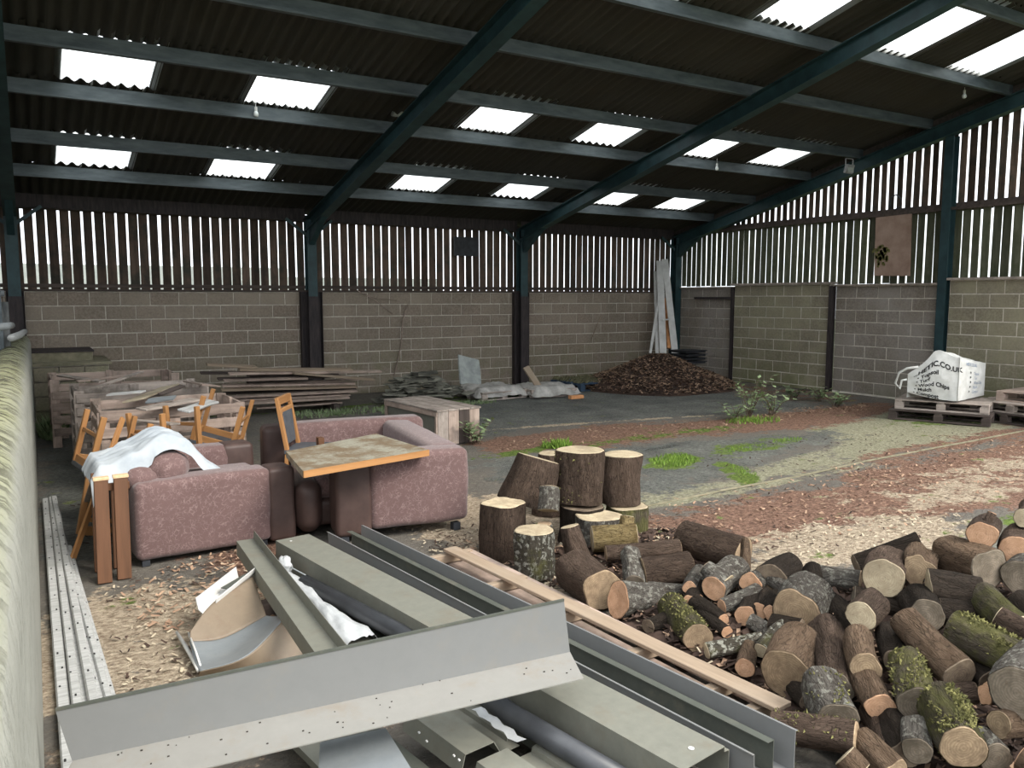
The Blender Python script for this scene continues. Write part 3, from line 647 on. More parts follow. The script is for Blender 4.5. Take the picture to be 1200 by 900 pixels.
o = obj('wall_left', mb, m, None, True); o['kind'] = 'structure'

# gate / feed barrier beyond the left wall
t = thing('feed_barrier', 'grey tubular steel gate with stained uprights behind the far end of the mossy wall', 'gate', (-.6,8,0))
mb = MB(); mb.tube([(-1.5,9.6,1.86),(-.16,9.75,1.885)], .03, 10); obj('top_rail', mb, M['galv'], t, True)
mb = MB(); mb.tube([(-1.5,7.2,1.50),(-.12,7.5,1.62),(-.10,8.4,1.60)], .03, 10); obj('rail', mb, M['galv'], t, True)
for x, y in ((-.22,9.7),(-.35,9.7),(-.48,9.7),(-.62,9.7),(-.8,9.7)):
    mb = MB(); mb.box(x-.03,y-.02,0,x+.03,y+.02,1.98 if x > -.4 else 1.9); obj('upright', mb, M['purlin'], t)
mb = MB(); mb.box(-1.2,9.75,.1,-.13,9.77,1.8); obj('sheet_panel', mb, simple('stained_panel',(.03,.035,.04),(.2,.2,.19),5,.8,stretch=(6,6,1)), t)
mb = MB(); mb.tube([(-.12,9.3,1.45),(-.05,10.8,1.42),(.0,12.9,1.38)], [.035,.04,.035], 8); obj('rope', mb, M['pvc'], t, True)

# ---------------------------------------------------------------- pallets and boards helpers
def pallet(loc, rz, label, m_, L=1.2, W=1.0, cat='pallet', nd=7, group=None, tilt=0):
    t = thing('pallet', label, cat, loc, group); Mx = Matrix.Translation(Vector(loc)) @ Matrix.Rotation(rz, 4, 'Z') @ Matrix.Rotation(tilt, 4, 'X')
    def bd(name, x0, y0, z, ln, w_, th, alongx=True):
        a = Mx @ Vector((x0, y0, z)); b_ = Mx @ (Vector((x0+ln, y0, z)) if alongx else Vector((x0, y0+ln, z)))
        board(name, a, b_, w_, th, m_, t, (Mx.to_3x3() @ Vector((0,0,1))))
    for i in range(3): bd('bottom_board', -L/2, -W/2+.05+i*(W-.1)/2, .011, L, .1, .02)
    for i in range(3):
        for j in range(3): bd('block', -L/2+(0 if j == 0 else (L-.12)/2*j), -W/2+.05+i*(W-.1)/2, .066, .12, .1, .088)
    for i in range(3): bd('stringer', -L/2+.05+i*(L-.1)/2, -W/2, .121, W, .1, .02, False)
    for i in range(nd): bd('deck_board', -L/2, -W/2+.05+i*(W-.1)/(nd-1), .142, L, .1, .02)
    return t
exec_later = []
# ---------------------------------------------------------------- logs
def log(a, b_, ra, rb, barkm, cut, label, cut2=None, oval=1.0, moss=False, knob=None, name='log', irr=.13, group=None, n=32, slant=None, slant2=None):
    """one log from cut face a to far end b_; parts: bark, cut_face (two), moss, branch_stub"""
    a = Vector(a); b_ = Vector(b_); L = (b_-a).length; F_ = frame(a, b_)
    lowp = a if a.z < b_.z else b_
    root = thing(name, label, 'log', (lowp.x, lowp.y, max(0, lowp.z-max(ra, rb))), group)
    sd = random.random()*100; rings = max(6, int(L/.045)); mb = MB()
    def rad(t, x, r):
        return r*(1+irr*noise.noise(Vector((math.cos(t)*1.1+sd, math.sin(t)*1.1, x*1.5)))*1.6+.035*noise.noise(Vector((math.cos(t)*5, math.sin(t)*5+sd, x*9)))*(1 if r > .03 else .3))
    def xs_(i, t, r):
        x = L*i/rings; k = i/rings
        if slant is not None: x += (1-k)*slant*math.cos(t+sd)*r
        if slant2 is not None: x += k*slant2*math.cos(t+sd)*r
        return x
    for i in range(rings+1):
        r = ra+(rb-ra)*i/rings
        bow = .04*L*math.sin(math.pi*i/rings)*math.sin(sd)
        for k in range(n):
            t = 2*math.pi*k/n; q = rad(t, L*i/rings, r)
            g_ = 1+.035*noise.noise(Vector((i*.5, k*.9, sd)))+.02*math.sin(t*9+sd+3*noise.noise(Vector((i*.3,k*.2,sd)))) if .0 < i < rings else 1
            mb.v.append((xs_(i, t, r), q*g_*math.cos(t)*oval+bow, q*g_*math.sin(t)))
    for i in range(rings):
        for k in range(n):
            k2 = (k+1) % n; mb.f.append((i*n+k, (i+1)*n+k, (i+1)*n+k2, i*n+k2))
    inst('bark', mesh('bark', mb, M[barkm], True), F_, root)
    for end, c_ in ((0, cut), (rings, cut2 or cut)):
        f = MB(); base = end*n; ring = [Vector(mb.v[base+k]) for k in range(n)]; cen = sum(ring, Vector())/n; sg = -1 if end == 0 else 1
        f.v = [tuple(cen+Vector((sg*.004,0,0)))]
        for s_ in (.5, .95, 1.0):
            for p in ring:
                q = cen+(p-cen)*s_*.985; q.x += sg*(.003 if s_ < .96 else -.003); f.v.append(tuple(q))
        for k in range(n):
            k2 = (k+1) % n; tri = (0, 1+k2, 1+k) if end == 0 else (0, 1+k, 1+k2); f.f.append(tri)
            for j in range(2):
                o = 1+j*n; qd = (o+k, o+k2, o+n+k2, o+n+k); f.f.append(qd if end == 0 else tuple(reversed(qd)))
        F2 = F_ @ Matrix.Translation(cen); f.v = [tuple(Vector(q)-cen) for q in f.v]
        inst('cut_face', mesh('cut_face', f, M[c_]), F2, root)
    if knob:
        kp, kd, kr, kl = knob   # fraction along, direction angle, radius, length
        r = ra+(rb-ra)*kp; dv = Vector((.25, math.cos(kd), math.sin(kd))).normalized()
        p0 = Vector((L*kp, 0, 0))+dv*r*.5; p1 = p0+dv*(r*.5+kl)
        s = MB(); s.tube([p0, (p0+p1)/2, p1], [kr*1.25, kr*1.05, kr], 14, True); st = inst('branch_stub', mesh('branch_stub', s, M[barkm], True), F_, root)
        s = MB(); ring = []; s.tube([p1-dv*.002, p1+dv*.003], kr*.93, 14, True); inst('stub_face', mesh('stub_face', s, M[cut]), F_, st)
    if moss:
        s = MB(); up = (F_.to_3x3().inverted() @ Vector((0,0,1))); up.x = 0; ta = math.atan2(up.z, up.y)
        for i in range(700 if moss is True else int(moss)):
            t = random.gauss(ta, .75); x = random.uniform(.02, .98)*L; r = ra+(rb-ra)*x/L
            if noise.noise(Vector((x*8+sd, t*1.2, 0))) < -.12: continue
            q = rad(t, x, r)*1.01; c0 = Vector((x, q*math.cos(t)*oval, q*math.sin(t))); e = random.uniform(.004,.010)
            nn = Vector((0, math.cos(t), math.sin(t)))
            j = lambda: Vector((random.uniform(-e,e),random.uniform(-e,e),random.uniform(-e,e)))
            s.add([c0+j(), c0+j(), c0+j(), c0+nn*e*1.3+j()], [(0,1,2),(0,1,3),(1,2,3),(2,0,3)])
        if s.v: tag(inst('moss', mesh('moss', s, M['moss']), F_, root), kind='stuff')
    return root
def lg(u1, v1, z1, u2, v2, z2, rp, barkm, cut, label, r2=None, **kw):
    a = P(u1, v1, z1); b_ = P(u2, v2, z2); fc = kw.pop('face', 0)
    if fc:
        d = b_-a; L = max(d.length, .26); h = ray(u1, v1); h.z = 0; h.normalize(); d = (d.normalized()*(1-fc)+h*fc).normalized()*L; b_ = a+d
    r = rp*1.15*depth(a)/945; rb = r if r2 is None else r2*1.15*depth(b_)/945
    return log(a, b_, r, rb, barkm, cut, label, **kw)

def stump(u, v, D, vb, rp, rbp, barkm, cut, label, lean=(0,0), **kw):
    """standing stump: top centre seen at (u, v), at viewing depth D, foot at image row vb"""
    r_ = ray(u, v); a = Vector((0,0,CH))+r_*D; r2 = ray(u, vb); b_ = Vector((0,0,CH))+r2*D
    b_ = Vector((a.x-lean[0], a.y-lean[1], max(b_.z, .0)))
    return log(a, b_, rp*D/945, rbp*D/945, barkm, cut, label, name='log', **kw)
# standing rounds
stump(591, 589, 5.75, 655, 25, 26, 'bark_brown', 'cut_pale', 'tall brown standing round at the left end of the log heap beside the sofa', n=36)
stump(626, 621, 5.35, 676, 23, 26, 'bark_lichen', 'cut_pale', 'lichen-speckled standing round in front of the tall brown one', n=36, knob=(.45, 2.6, .045, .03))
stump(680, 527, 6.15, 588, 26, 28, 'bark_brown', 'cut_pale', 'largest upright round on top of the stack, dark moss spot on its side', n=40, moss=120)
stump(682, 592, 6.15, 655, 27, 28, 'bark_dark', 'cut_dark', 'dark round standing underneath the largest upright round', n=32)
stump(730, 532, 6.35, 590, 22.5, 23.5, 'bark_brown', 'cut_pale', 'upright brown round at the right end of the stack', n=36)
stump(734, 592, 6.35, 640, 24, 25, 'bark_moss', 'cut_pale', 'mossy round standing underneath the upright one at the right end', n=36)
stump(631, 537, 6.05, 590, 24, 31, 'bark_brown', 'cut_pale', 'tilted round leaning left on top of the tall brown round', lean=(.11,.0), n=36, slant=.0)
stump(645, 531, 6.9, 655, 15, 22, 'bark_brown', 'cut_pale', 'round at the back showing only its pale top behind the tilted one')
stump(643, 571, 5.72, 596, 11, 12, 'bark_grey', 'cut_pale', 'small pale-topped billet propped between the tilted round and the largest one', lean=(.04,.05))
stump(638, 614, 5.65, 650, 9, 11, 'bark_grey', 'cut_tan', 'short thin billet just behind the lichen-speckled round')
stump(700, 604, 5.95, 650, 27, 26, 'bark_grey', 'cut_pale', 'low wide round with a flat pale top below the upright stack', n=32)
stump(667, 617, 5.5, 655, 11.5, 15, 'bark_brown', 'cut_pale', 'slender leaning billet with pale sloping top in front of the dark round', lean=(-.03,.06))
# fallen logs near the stack
lg(694,632,.16, 745,628,.18, 14, 'bark_yellow', 'cut_pale', 'yellow flaking log lying across below the stack', r2=13, oval=.9, knob=(.75, 1.2, .05, .05), n=30)
lg(710,648,.13, 796,643,.15, 7.5, 'bark_brown', 'cut_tan', 'thin straight log lying level behind the short upright piece', r2=10)
lg(739,648,.20, 743,684,.10, 10, 'bark_grey', 'cut_grey', 'short grey piece stood on end against the thin level log', r2=11)
lg(752,671,.12, 808,664,.14, 15, 'bark_brown', 'cut_tan', 'reddish brown log lying sideways with a pale rim at its left end', r2=15)
lg(706,692,.13, 664,670,.14, 22, 'bark_brown', 'cut_tan', 'old thick flaking log with a worn tan end, behind the plank', r2=23, irr=.2, n=34, face=0.30)
lg(724,703,.12, 786,704,.09, 19, 'bark_grey', 'cut_fresh', 'log with a large fresh orange end facing left, beside the plank', r2=10, slant=.15, oval=.9, n=34, face=0.30)
lg(818,749,.10, 756,715,.10, 16, 'bark_moss', 'cut_tan', 'green mossy log lying diagonally behind the plank', r2=15, moss=300, n=32, face=0.50)
lg(760,690,.10, 802,692,.10, 8, 'bark_grey', 'cut_grey', 'crooked grey branch behind the log with the fresh orange end', r2=7, irr=.3)
lg(800,628,.16, 872,650,.14, 16, 'bark_brown', 'cut_tan', 'long furrowed brown log lying at the back of the heap', r2=17, n=32, irr=.15)
lg(808,689,.16, 850,684,.18, 7.5, 'bark_grey', 'cut_fresh', 'thin branch with a fresh orange end, uppermost of the left cluster', r2=9, face=0.80)
lg(808,705,.13, 850,704,.13, 7, 'bark_dark', 'cut_fresh', 'thin branch with a knobbly fresh end below the uppermost one', r2=8, face=0.80)
lg(819,701,.12, 860,700,.14, 4.6, 'bark_dark', 'cut_fresh', 'twig with a small round fresh end, right of the knobbly one', r2=5, face=0.80)
lg(804,712,.10, 846,712,.10, 4, 'bark_dark', 'cut_pale', 'thinnest twig with a tiny whitish end in the left cluster', r2=5, face=0.80)
lg(827,665,.27, 850,685,.20, 8, 'bark_grey', 'cut_pale', 'stub with an oval whitish end pointing up and left', r2=12, oval=1.1)
lg(836,690,.19, 874,668,.22, 13, 'bark_grey', 'cut_fresh', 'stout grey branch behind the fresh-cut cluster', r2=15, face=0.30)
lg(873,636,.30, 873,668,.20, 7, 'bark_tan', 'cut_tan', 'pale split stake standing upright on the heap, cracked at its top', r2=10, oval=.6, irr=.2)
lg(879,684,.22, 916,700,.20, 11, 'bark_grey', 'cut_fresh', 'forked log with a pear-shaped fresh orange end', r2=9, knob=(.15, 5.6, .025, .03), irr=.2, face=0.75)
lg(893,672,.24, 925,690,.22, 8, 'bark_grey', 'cut_pale', 'grey curved branch resting above the forked orange one', r2=8)
lg(846,710,.15, 901,699,.20, 7, 'bark_grey', 'cut_fresh', 'level grey log with a round fresh end, above the pear-shaped ends', r2=9, face=0.35)
lg(872,722,.15, 905,718,.16, 11, 'bark_dark', 'cut_fresh', 'log with a big drooping fresh end like an upside-down pear', r2=10, irr=.25, face=0.85)
lg(889,716,.17, 918,708,.18, 8.5, 'bark_dark', 'cut_fresh', 'log with an oval fresh end in the middle of the orange row', r2=8, face=0.85)
lg(903,718,.18, 935,712,.18, 8, 'bark_dark', 'cut_fresh', 'log with a pointed fresh end at the right of the orange row', r2=8, irr=.3, face=0.85)
lg(915,716,.20, 928,712,.20, 4.5, 'bark_grey', 'cut_pale', 'small whitish chip of branch lying against the big cracked log')
lg(848,727,.12, 800,717,.12, 6.5, 'bark_dark', 'cut_fresh', 'dark rough log with a small fresh end pointing right', r2=9, irr=.2, face=0.50)
lg(852,741,.10, 812,735,.10, 6.5, 'bark_dark', 'cut_fresh', 'lowest fresh-ended dark stick behind the mossy log', r2=7, face=0.60)
lg(892,749,.13, 828,763,.09, 7.5, 'bark_lichen', 'cut_pale', 'spotted mossy branch lying across above the plank', r2=8)
lg(892,763,.12, 929,737,.17, 8, 'bark_lichen', 'cut_pale', 'spotted branch with a round pale end facing the plank', r2=9, face=0.30)
lg(873,783,.09, 879,764,.10, 10, 'bark_tan', 'cut_fresh', 'short split log with a dark hole in its end, right behind the plank', r2=9, face=0.40)
lg(920,790,.16, 948,756,.22, 27, 'bark_tan', 'cut_tan', 'huge log with a wide tan end touching the plank tip', r2=26, irr=.14, n=40, face=0.40)
lg(933,717,.24, 962,698,.26, 24, 'bark_grey', 'cut_tan', 'big pale-barked log with a cracked brown end', r2=25, n=40, irr=.12, face=0.50)
lg(904,680,.24, 944,673,.25, 17, 'bark_dark', 'cut_dark', 'dark rounded log end at the top edge of the heap', r2=15, cut2='cut_grey', face=0.60)
lg(952,664,.34, 955,688,.26, 8, 'bark_dark', 'cut_dark', 'dark pointed splinter standing behind the big cracked log', r2=11, irr=.3)
lg(960,676,.27, 1010,682,.29, 12, 'bark_grey', 'cut_tan', 'speckled grey log lying level near the top of the heap', r2=12)
lg(981,843,.17, 962,800,.22, 21, 'bark_grey', 'cut_grey', 'thick log with peeling bark and a worn end pointing down', r2=20, moss=90, n=34, cut2='cut_tan')
lg(980,806,.20, 968,737,.26, 17, 'bark_brown', 'cut_grey', 'old knotty brown log standing steeply in the middle of the heap', r2=17, irr=.16)
lg(1014,782,.30, 1001,744,.34, 16, 'bark_tan', 'cut_tan', 'log whose tan end has a small dark knot hole', r2=14, face=0.35)
lg(1031,829,.20, 1014,802,.24, 16, 'bark_tan', 'cut_fresh', 'log with a bright striped orange end below the knot-hole one', r2=15, face=0.40)
lg(1008,722,.38, 1044,729,.34, 15, 'bark_brown', 'cut_pale', 'log with a round pale end and a ragged brown rim', r2=15, face=0.75)
lg(1075,827,.24, 1063,775,.30, 21, 'bark_moss', 'cut_grey', 'mossy log with a wide grey end pointing down at the middle', r2=18, moss=450, n=34)
lg(1124,792,.30, 1052,727,.40, 20, 'bark_tan', 'cut_dark', 'long tan log sloping down to a dark hollow-looking end', r2=16, n=34, face=0.15)
lg(1196,776,.36, 1116,734,.42, 20, 'bark_moss', 'cut_dark', 'long mossy log lying right of the tan one', r2=18, moss=350, n=32, cut2='cut_grey')
lg(1035,678,.42, 1056,690,.38, 20, 'bark_brown', 'cut_pale', 'log with the roundest pale ringed end near the crest', r2=20, n=34, face=0.90)
lg(1073,668,.46, 1092,664,.42, 15, 'bark_tan', 'cut_tan', 'frilly-edged tan slice behind the whitish sliver end', r2=14, irr=.35, n=34, face=0.90)
lg(1003,662,.36, 1076,641,.46, 10, 'bark_dark', 'cut_dark', 'dark rotten branch forming the crest of the heap', r2=13, irr=.35)
lg(1089,689,.42, 1143,703,.38, 18, 'bark_dark', 'cut_pale', 'dark thick log with a slanting whitish end on its left', r2=21, n=34, slant=.3)
lg(1160,668,.48, 1094,650,.48, 22, 'bark_tan', 'cut_grey', 'large peeled pinkish log with a broad grey end at the crest', r2=19, n=36, irr=.14, face=0.35)
lg(1150,628,.62, 1163,632,.55, 14, 'bark_brown', 'cut_fresh', 'topmost log with a pear-shaped pale orange end', knob=(.2, 1.9, .022, .05), r2=14, irr=.2, face=0.80)
lg(1189,645,.55, 1215,640,.5, 15, 'bark_brown', 'cut_fresh', 'log with an orange end at the right edge below the topmost row', r2=15, face=0.70)
lg(1200,607,.68, 1225,606,.62, 10, 'bark_brown', 'cut_pale', 'round dark-barked end highest at the right edge', r2=12, face=0.60)
lg(1199,678,.46, 1225,672,.42, 19, 'bark_grey', 'cut_grey', 'grey round end cut off by the right edge, under the orange one', r2=19, face=0.70)
lg(1085,722,.36, 1060,718,.34, 18, 'bark_dark', 'cut_grey', 'shadowed log with a dull grey end behind the long tan one', r2=16, face=0.80)
lg(1170,722,.47, 1212,748,.42, 10, 'bark_brown', 'cut_pale', 'short branch with a small oval cream end right of centre', r2=13)
lg(1150,697,.42, 1195,737,.38, 14, 'bark_moss', 'cut_pale', 'moss-spotted log sloping away to the right below the grey broad end', r2=15)
lg(907,851,.11, 1004,866,.15, 16, 'bark_brown', 'cut_tan', 'long flaking log lying along the foot of the heap by the steel channel', r2=17, moss=160, n=32)
lg(990,886,.16, 1008,905,.12, 14, 'bark_tan', 'cut_pale', 'striped pale stick poking up at the bottom edge', r2=14)
lg(1010,866,.14, 1050,905,.12, 13, 'bark_tan', 'cut_tan', 'stringy peeled log at the bottom beside the striped stick', r2=14, irr=.3)
lg(1040,842,.14, 1062,880,.14, 15, 'bark_dark', 'cut_dark', 'crumbling dark piece between the stringy log and the mossy one', r2=15, irr=.3)
lg(1075,880,.18, 1073,852,.20, 15, 'bark_grey', 'cut_grey', 'small grey round against the left side of the thickest mossy log', r2=14)
lg(1129,876,.22, 1102,822,.26, 24, 'bark_moss', 'cut_tan', 'thickest log, covered in yellow moss, cut end at the bottom', r2=24, moss=900, n=38)
lg(1154,813,.30, 1186,818,.28, 11, 'bark_brown', 'cut_fresh', 'split log with a pinkish pointed end behind the thick mossy one', r2=12, irr=.3, oval=.8, face=0.30)
lg(1170,848,.26, 1210,852,.24, 14, 'bark_tan', 'cut_tan', 'smooth log with an oval yellowish end at the lower right', r2=15, face=0.30)
lg(1192,812,.38, 1235,770,.38, 27, 'bark_grey', 'cut_grey', 'large bare grey log leaving the frame at the right', r2=27, n=36)
lg(1095,815,.22, 1142,811,.24, 11, 'bark_brown', 'cut_tan', 'reddish log wedged behind the split pinkish end', r2=11)
lg(1168,888,.16, 1150,865,.18, 18, 'bark_grey', 'cut_grey', 'weathered pale chunk at the bottom right corner', r2=15, irr=.25)
lg(1196,888,.18, 1222,905,.16, 13, 'bark_tan', 'cut_fresh', 'split orange billet in the bottom right corner', r2=14)
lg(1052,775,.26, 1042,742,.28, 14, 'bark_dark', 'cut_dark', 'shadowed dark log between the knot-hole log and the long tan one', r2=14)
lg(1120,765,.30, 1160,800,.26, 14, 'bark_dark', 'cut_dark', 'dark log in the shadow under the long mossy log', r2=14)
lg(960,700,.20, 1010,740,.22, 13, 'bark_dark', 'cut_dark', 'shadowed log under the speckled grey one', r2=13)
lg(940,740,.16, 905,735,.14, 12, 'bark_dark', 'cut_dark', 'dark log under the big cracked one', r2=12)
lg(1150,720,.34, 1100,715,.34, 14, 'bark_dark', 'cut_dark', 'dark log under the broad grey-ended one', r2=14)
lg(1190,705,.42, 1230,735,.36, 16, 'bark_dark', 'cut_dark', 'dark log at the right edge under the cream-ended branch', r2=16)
lg(905,742,.12, 880,728,.14, 8, 'bark_grey', 'cut_tan', 'short grey branch lying under the orange row', r2=8)
lg(948,822,.10, 930,800,.10, 10, 'bark_dark', 'cut_dark', 'dark branch end between the huge tan-ended log and the plank tip', r2=10)
lg(1040,880,.10, 1020,835,.12, 12, 'bark_brown', 'cut_tan', 'brown log lying low behind the stringy peeled one', r2=12)
lg(1000,700,.30, 1030,712,.28, 11, 'bark_dark', 'cut_grey', 'dark log tucked under the roundest ringed end', r2=12, face=.3)
lg(790,722,.08, 760,735,.07, 9, 'bark_dark', 'cut_dark', 'dark stick under the crooked grey branch', r2=9)
lg(1100,850,.16, 1060,815,.2, 13, 'bark_brown', 'cut_grey', 'brown log squeezed between the two mossy ones', r2=13)
lg(1135,735,.40, 1100,760,.30, 12, 'bark_brown', 'cut_grey', 'brown log behind the left end of the long mossy one', r2=12)
# added dark heap under the logs; its colour stands in for shade between them
mb = MB(); pts_ = []
gx_, gy_ = 70, 60
for j in range(gy_+1):
    for i in range(gx_+1):
        x = 2.7+4.2*i/gx_; y = 1.1+3.7*j/gy_
        pts_.append((x, y))
def heap_h(x, y):
    # ridge of dark filler under the logs, kept below their undersides
    h = 0
    for (cx, cy, rx, ry, hh, rot) in ((4.15,2.35,1.15,.85,.30,-.35),(3.4,3.1,.8,.7,.10,0),(3.2,1.9,.8,.7,.10,0),(4.7,2.35,.75,.6,.28,0),(3.6,4.4,.9,.7,.05,0)):
        dx, dy = x-cx, y-cy; c_, s_ = math.cos(rot), math.sin(rot); ux = (dx*c_+dy*s_)/rx; uy = (-dx*s_+dy*c_)/ry
        h = max(h, hh*max(0, 1-(ux*ux+uy*uy))**.8)
    return h
for x, y in pts_:
    h = heap_h(x, y); mb.v.append((x, y, -.02+h+(.035*noise.noise(Vector((x*9, y*9, 0)))+.02*noise.noise(Vector((x*25, y*25, 5))) if h > 0 else -.02)))
mb.f = [(j*(gx_+1)+i, j*(gx_+1)+i+1, (j+1)*(gx_+1)+i+1, (j+1)*(gx_+1)+i) for j in range(gy_) for i in range(gx_)]
GAP_HEAP = tag(obj('gap_shade_heap', mb, M['chip_dark'], None, True), 'added dark bark filler under the logs, its colour standing in for shade', 'gap filler', kind='stuff')

hp = []
while len(hp) < 9000:
    x, y = random.uniform(2.8,6.0), random.uniform(1.2,4.7)
    if heap_h(x, y) > .005: hp.append((x, y, heap_h(x, y)+random.uniform(-.01,.02)))
def heap_chips(name, pts, m_, size):
    mb = MB()
    for (x, y, z) in pts:
        s_ = size*random.uniform(.4,1.5); an = random.random()*6.28; a = Vector((math.cos(an), math.sin(an), random.uniform(-.6,.6)))*s_; b2 = Vector((-math.sin(an), math.cos(an), random.uniform(-.5,.5)))*s_*.45; c0 = Vector((x,y,z)); mb.add([c0-a-b2*.6, c0+a-b2, c0+a*.8+b2, c0-a+b2], [(0,1,2,3)])
    return tag(obj(name, mb, m_, GAP_HEAP), kind='stuff')
heap_chips('bark_chips', hp[:5500], M['chip_dark'], .028); heap_chips('wood_chips', hp[5500:8000], M['chip'], .018); heap_chips('pale_chips', hp[8000:], M['chip_pale'], .012)
# ---------------------------------------------------------------- plank on pallet-like frame beside the steel stack
t = thing('timber_grid', 'low timber ladder grid with cross battens lying under the long pale plank', 'timber grid', P(720,760,0))
def fb(name, a, b_, w_, th, m_='old_plank', up=(0,0,1)): return board(name, a, b_, w_, th, M[m_], t, up, rough=.002)
pa, pb = P(534,650,.045), P(900,838,.045)
fb('side_rail', pa+Vector((.09,0,.0)), pb+Vector((.09,0,0)), .05, .06)
pa2, pb2 = pa+Vector((-.30,-.02,0)), pb+Vector((-.30,-.02,0)); fb('side_rail', pa2, pb2, .05, .075)
for k in (.02,.27,.5,.72,.9,.985):
    a = pa2.lerp(pb2, k); b2 = pa.lerp(pb, k)+Vector((.09,0,0)); fb('cross_batten', a+Vector((0,0,.012)), b2+Vector((0,0,.012)), .05, .06, 'plank')
for k, off in ((.15,-.1),(.5,-.18)):
    pass
fb('base_board', pa+Vector((-.20,-.02,-.035)), pb+Vector((-.20,-.02,-.035)), .13, .016, 'old_plank')
fb('base_board', pa+Vector((-.03,-.02,-.035)), pb+Vector((-.03,-.02,-.035)), .13, .016, 'old_plank')
o = board('plank', P(527,643,.115), P(919,829,.115), .105, .022, M['plank'], None, rough=.0015); tag(o, 'long pale plank lying diagonally between the steel stack and the logs', 'plank')

# ---------------------------------------------------------------- stack of folded steel in the foreground
def item(name, label, cat, mb, m_, smooth=False): return tag(obj(name, mb, m_, None, smooth), label, cat)
# tray (inverted channel)
a, b_ = P(343,630,.30), P(826,889,.30)
t = thing('steel_channel', 'long dusty olive box channel with a flat top, middle of the steel stack', 'steel channel', P(343,630,.1))
mb = MB(); mb.strip(a, b_, [(-.135,-.145),(-.135,-.022),(-.11,-.018),(-.108,0),(.112,0),(.115,-.14),(.10,-.14)], .003); obj('folded_sheet', mb, M['green_steel'], t)
mb = MB(); c0 = P(352,640,.3)+Vector((0,0,.0006)); 
for (u, v, s_) in ((341,634,.008),(810,877,.011)):
    p = P(u, v, .304); mb.tube([p, p+Vector((0,0,.0015))], s_, 10)
tag(obj('paint_spot', mb, M['white_pvc'], t), 'white splashes')
d_ = (b_-a).normalized()
# U channel on the right
a, b_ = P(405,622,.145), P(913,893,.145)
a = (P(386,623,.29)+P(423,616,.29))/2; b_ = (P(889,881,.29)+P(929,860,.29))/2; a.z = b_.z = .135
t = thing('steel_channel', 'wide dark grey steel trough with tall upright sides beside the pale plank', 'steel channel', a)
mb = MB(); mb.strip(a, b_, [(-.135,.152),(-.122,.155),(-.120,0),(.122,0),(.128,.155),(.138,.157)], .003); obj('folded_sheet', mb, M['grey_steel'], t)
# inner dark Z section lying in it
mb = MB(); mb.strip(a+d_*.02+Vector((-.02,0,.0)), b_-d_*.03+Vector((-.02,0,.0)), [(-.09,.006),(-.055,.006),(-.055,.135),(-.02,.137)], .003)
item('z_section', 'dark Z-shaped steel section lying inside the wide trough', 'steel section', mb, M['dark_steel'])
# black pipe
mb = MB(); pp = [P(357,682,.215), P(470,742,.215), P(600,838,.20), P(735,918,.19)]; r_ = .043
mb.tube(pp, r_, 24); t = thing('black_pipe', 'black plastic pipe running between the box channel and the plastic film', 'pipe', pp[0]); obj('tube', mb, M['pipe'], t, True)
mb = MB(); dd = (pp[0]-pp[1]).normalized(); mb.tube([pp[0]+dd*.001, pp[0]+dd*.012], [.043,.036], 24); obj('end_cap', mb, M['pipe'], t, True)
mb = MB(); mb.tube([P(304,645,.27), P(330,659,.27), P(358,674,.26)], .004, 6); item('wire_rod', 'thin metal rod poking out left of the black pipe', 'rod', mb, M['galv'], True)
# folded flashing left (L)
a, b_ = P(287,633,.27), P(392,775,.27)
mb = MB(); mb.strip(a, b_, [(-.062,.055),(-.055,.0),(.05,0),(.052,-.09)], .003); item('steel_flashing', 'dusty olive folded flashing pointing up beside the curved gutter piece', 'flashing', mb, M['green_steel'])
a, b_ = P(400,742,.16), P(470,790,.16)
mb = MB(); mb.strip(a, b_, [(-.08,-.06),(-.075,0),(.06,0),(.065,-.07)], .003); item('steel_flashing', 'short olive flashing end tucked behind the big grey angle', 'flashing', mb, M['green_steel'])
# plastic film
mb = MB(); A0 = P(332,668,.24); B0 = P(424,748,.20); nn_ = 26; kk = 14
sdv = (B0-A0).cross(Vector((0,0,1))).normalized()
for i in range(nn_+1):
    s = i/nn_; c0 = A0.lerp(B0, s); wd = .035+.05*s+.022*math.sin(s*9)
    for k in range(kk+1):
        q = -1+2*k/kk; zz = .028*(1-q*q)+.018*noise.noise(Vector((s*7, q*2.2, 1)))+.01*noise.noise(Vector((s*17, q*6, 4)))
        mb.v.append(tuple(c0+sdv*(q*wd)+Vector((0,0,zz-.02-.05*max(0, abs(q)-.7)))))
mb.f = [(i*(kk+1)+k, (i+1)*(kk+1)+k, (i+1)*(kk+1)+k+1, i*(kk+1)+k+1) for i in range(nn_) for k in range(kk)]
item('plastic_film', 'crumpled white plastic film along the left side of the black pipe', 'plastic film', mb, M['film'], True)
mb = MB(); c0 = P(334,662,.27)
for i in range(13):
    for k in range(13):
        th = math.pi*i/12; ph = 2*math.pi*k/12; r = .05*(1+.45*noise.noise(Vector((th*2, math.cos(ph)*2, math.sin(ph)*2))))
        mb.v.append((c0.x+r*math.sin(th)*math.cos(ph)*.8, c0.y+r*math.sin(th)*math.sin(ph)*1.3, c0.z+r*math.cos(th)))
mb.f = [(i*13+k, i*13+k+1, (i+1)*13+k+1, (i+1)*13+k) for i in range(12) for k in range(12)]
item('plastic_wad', 'scrunched knot of white plastic above the film', 'plastic wad', mb, M['film'], True)
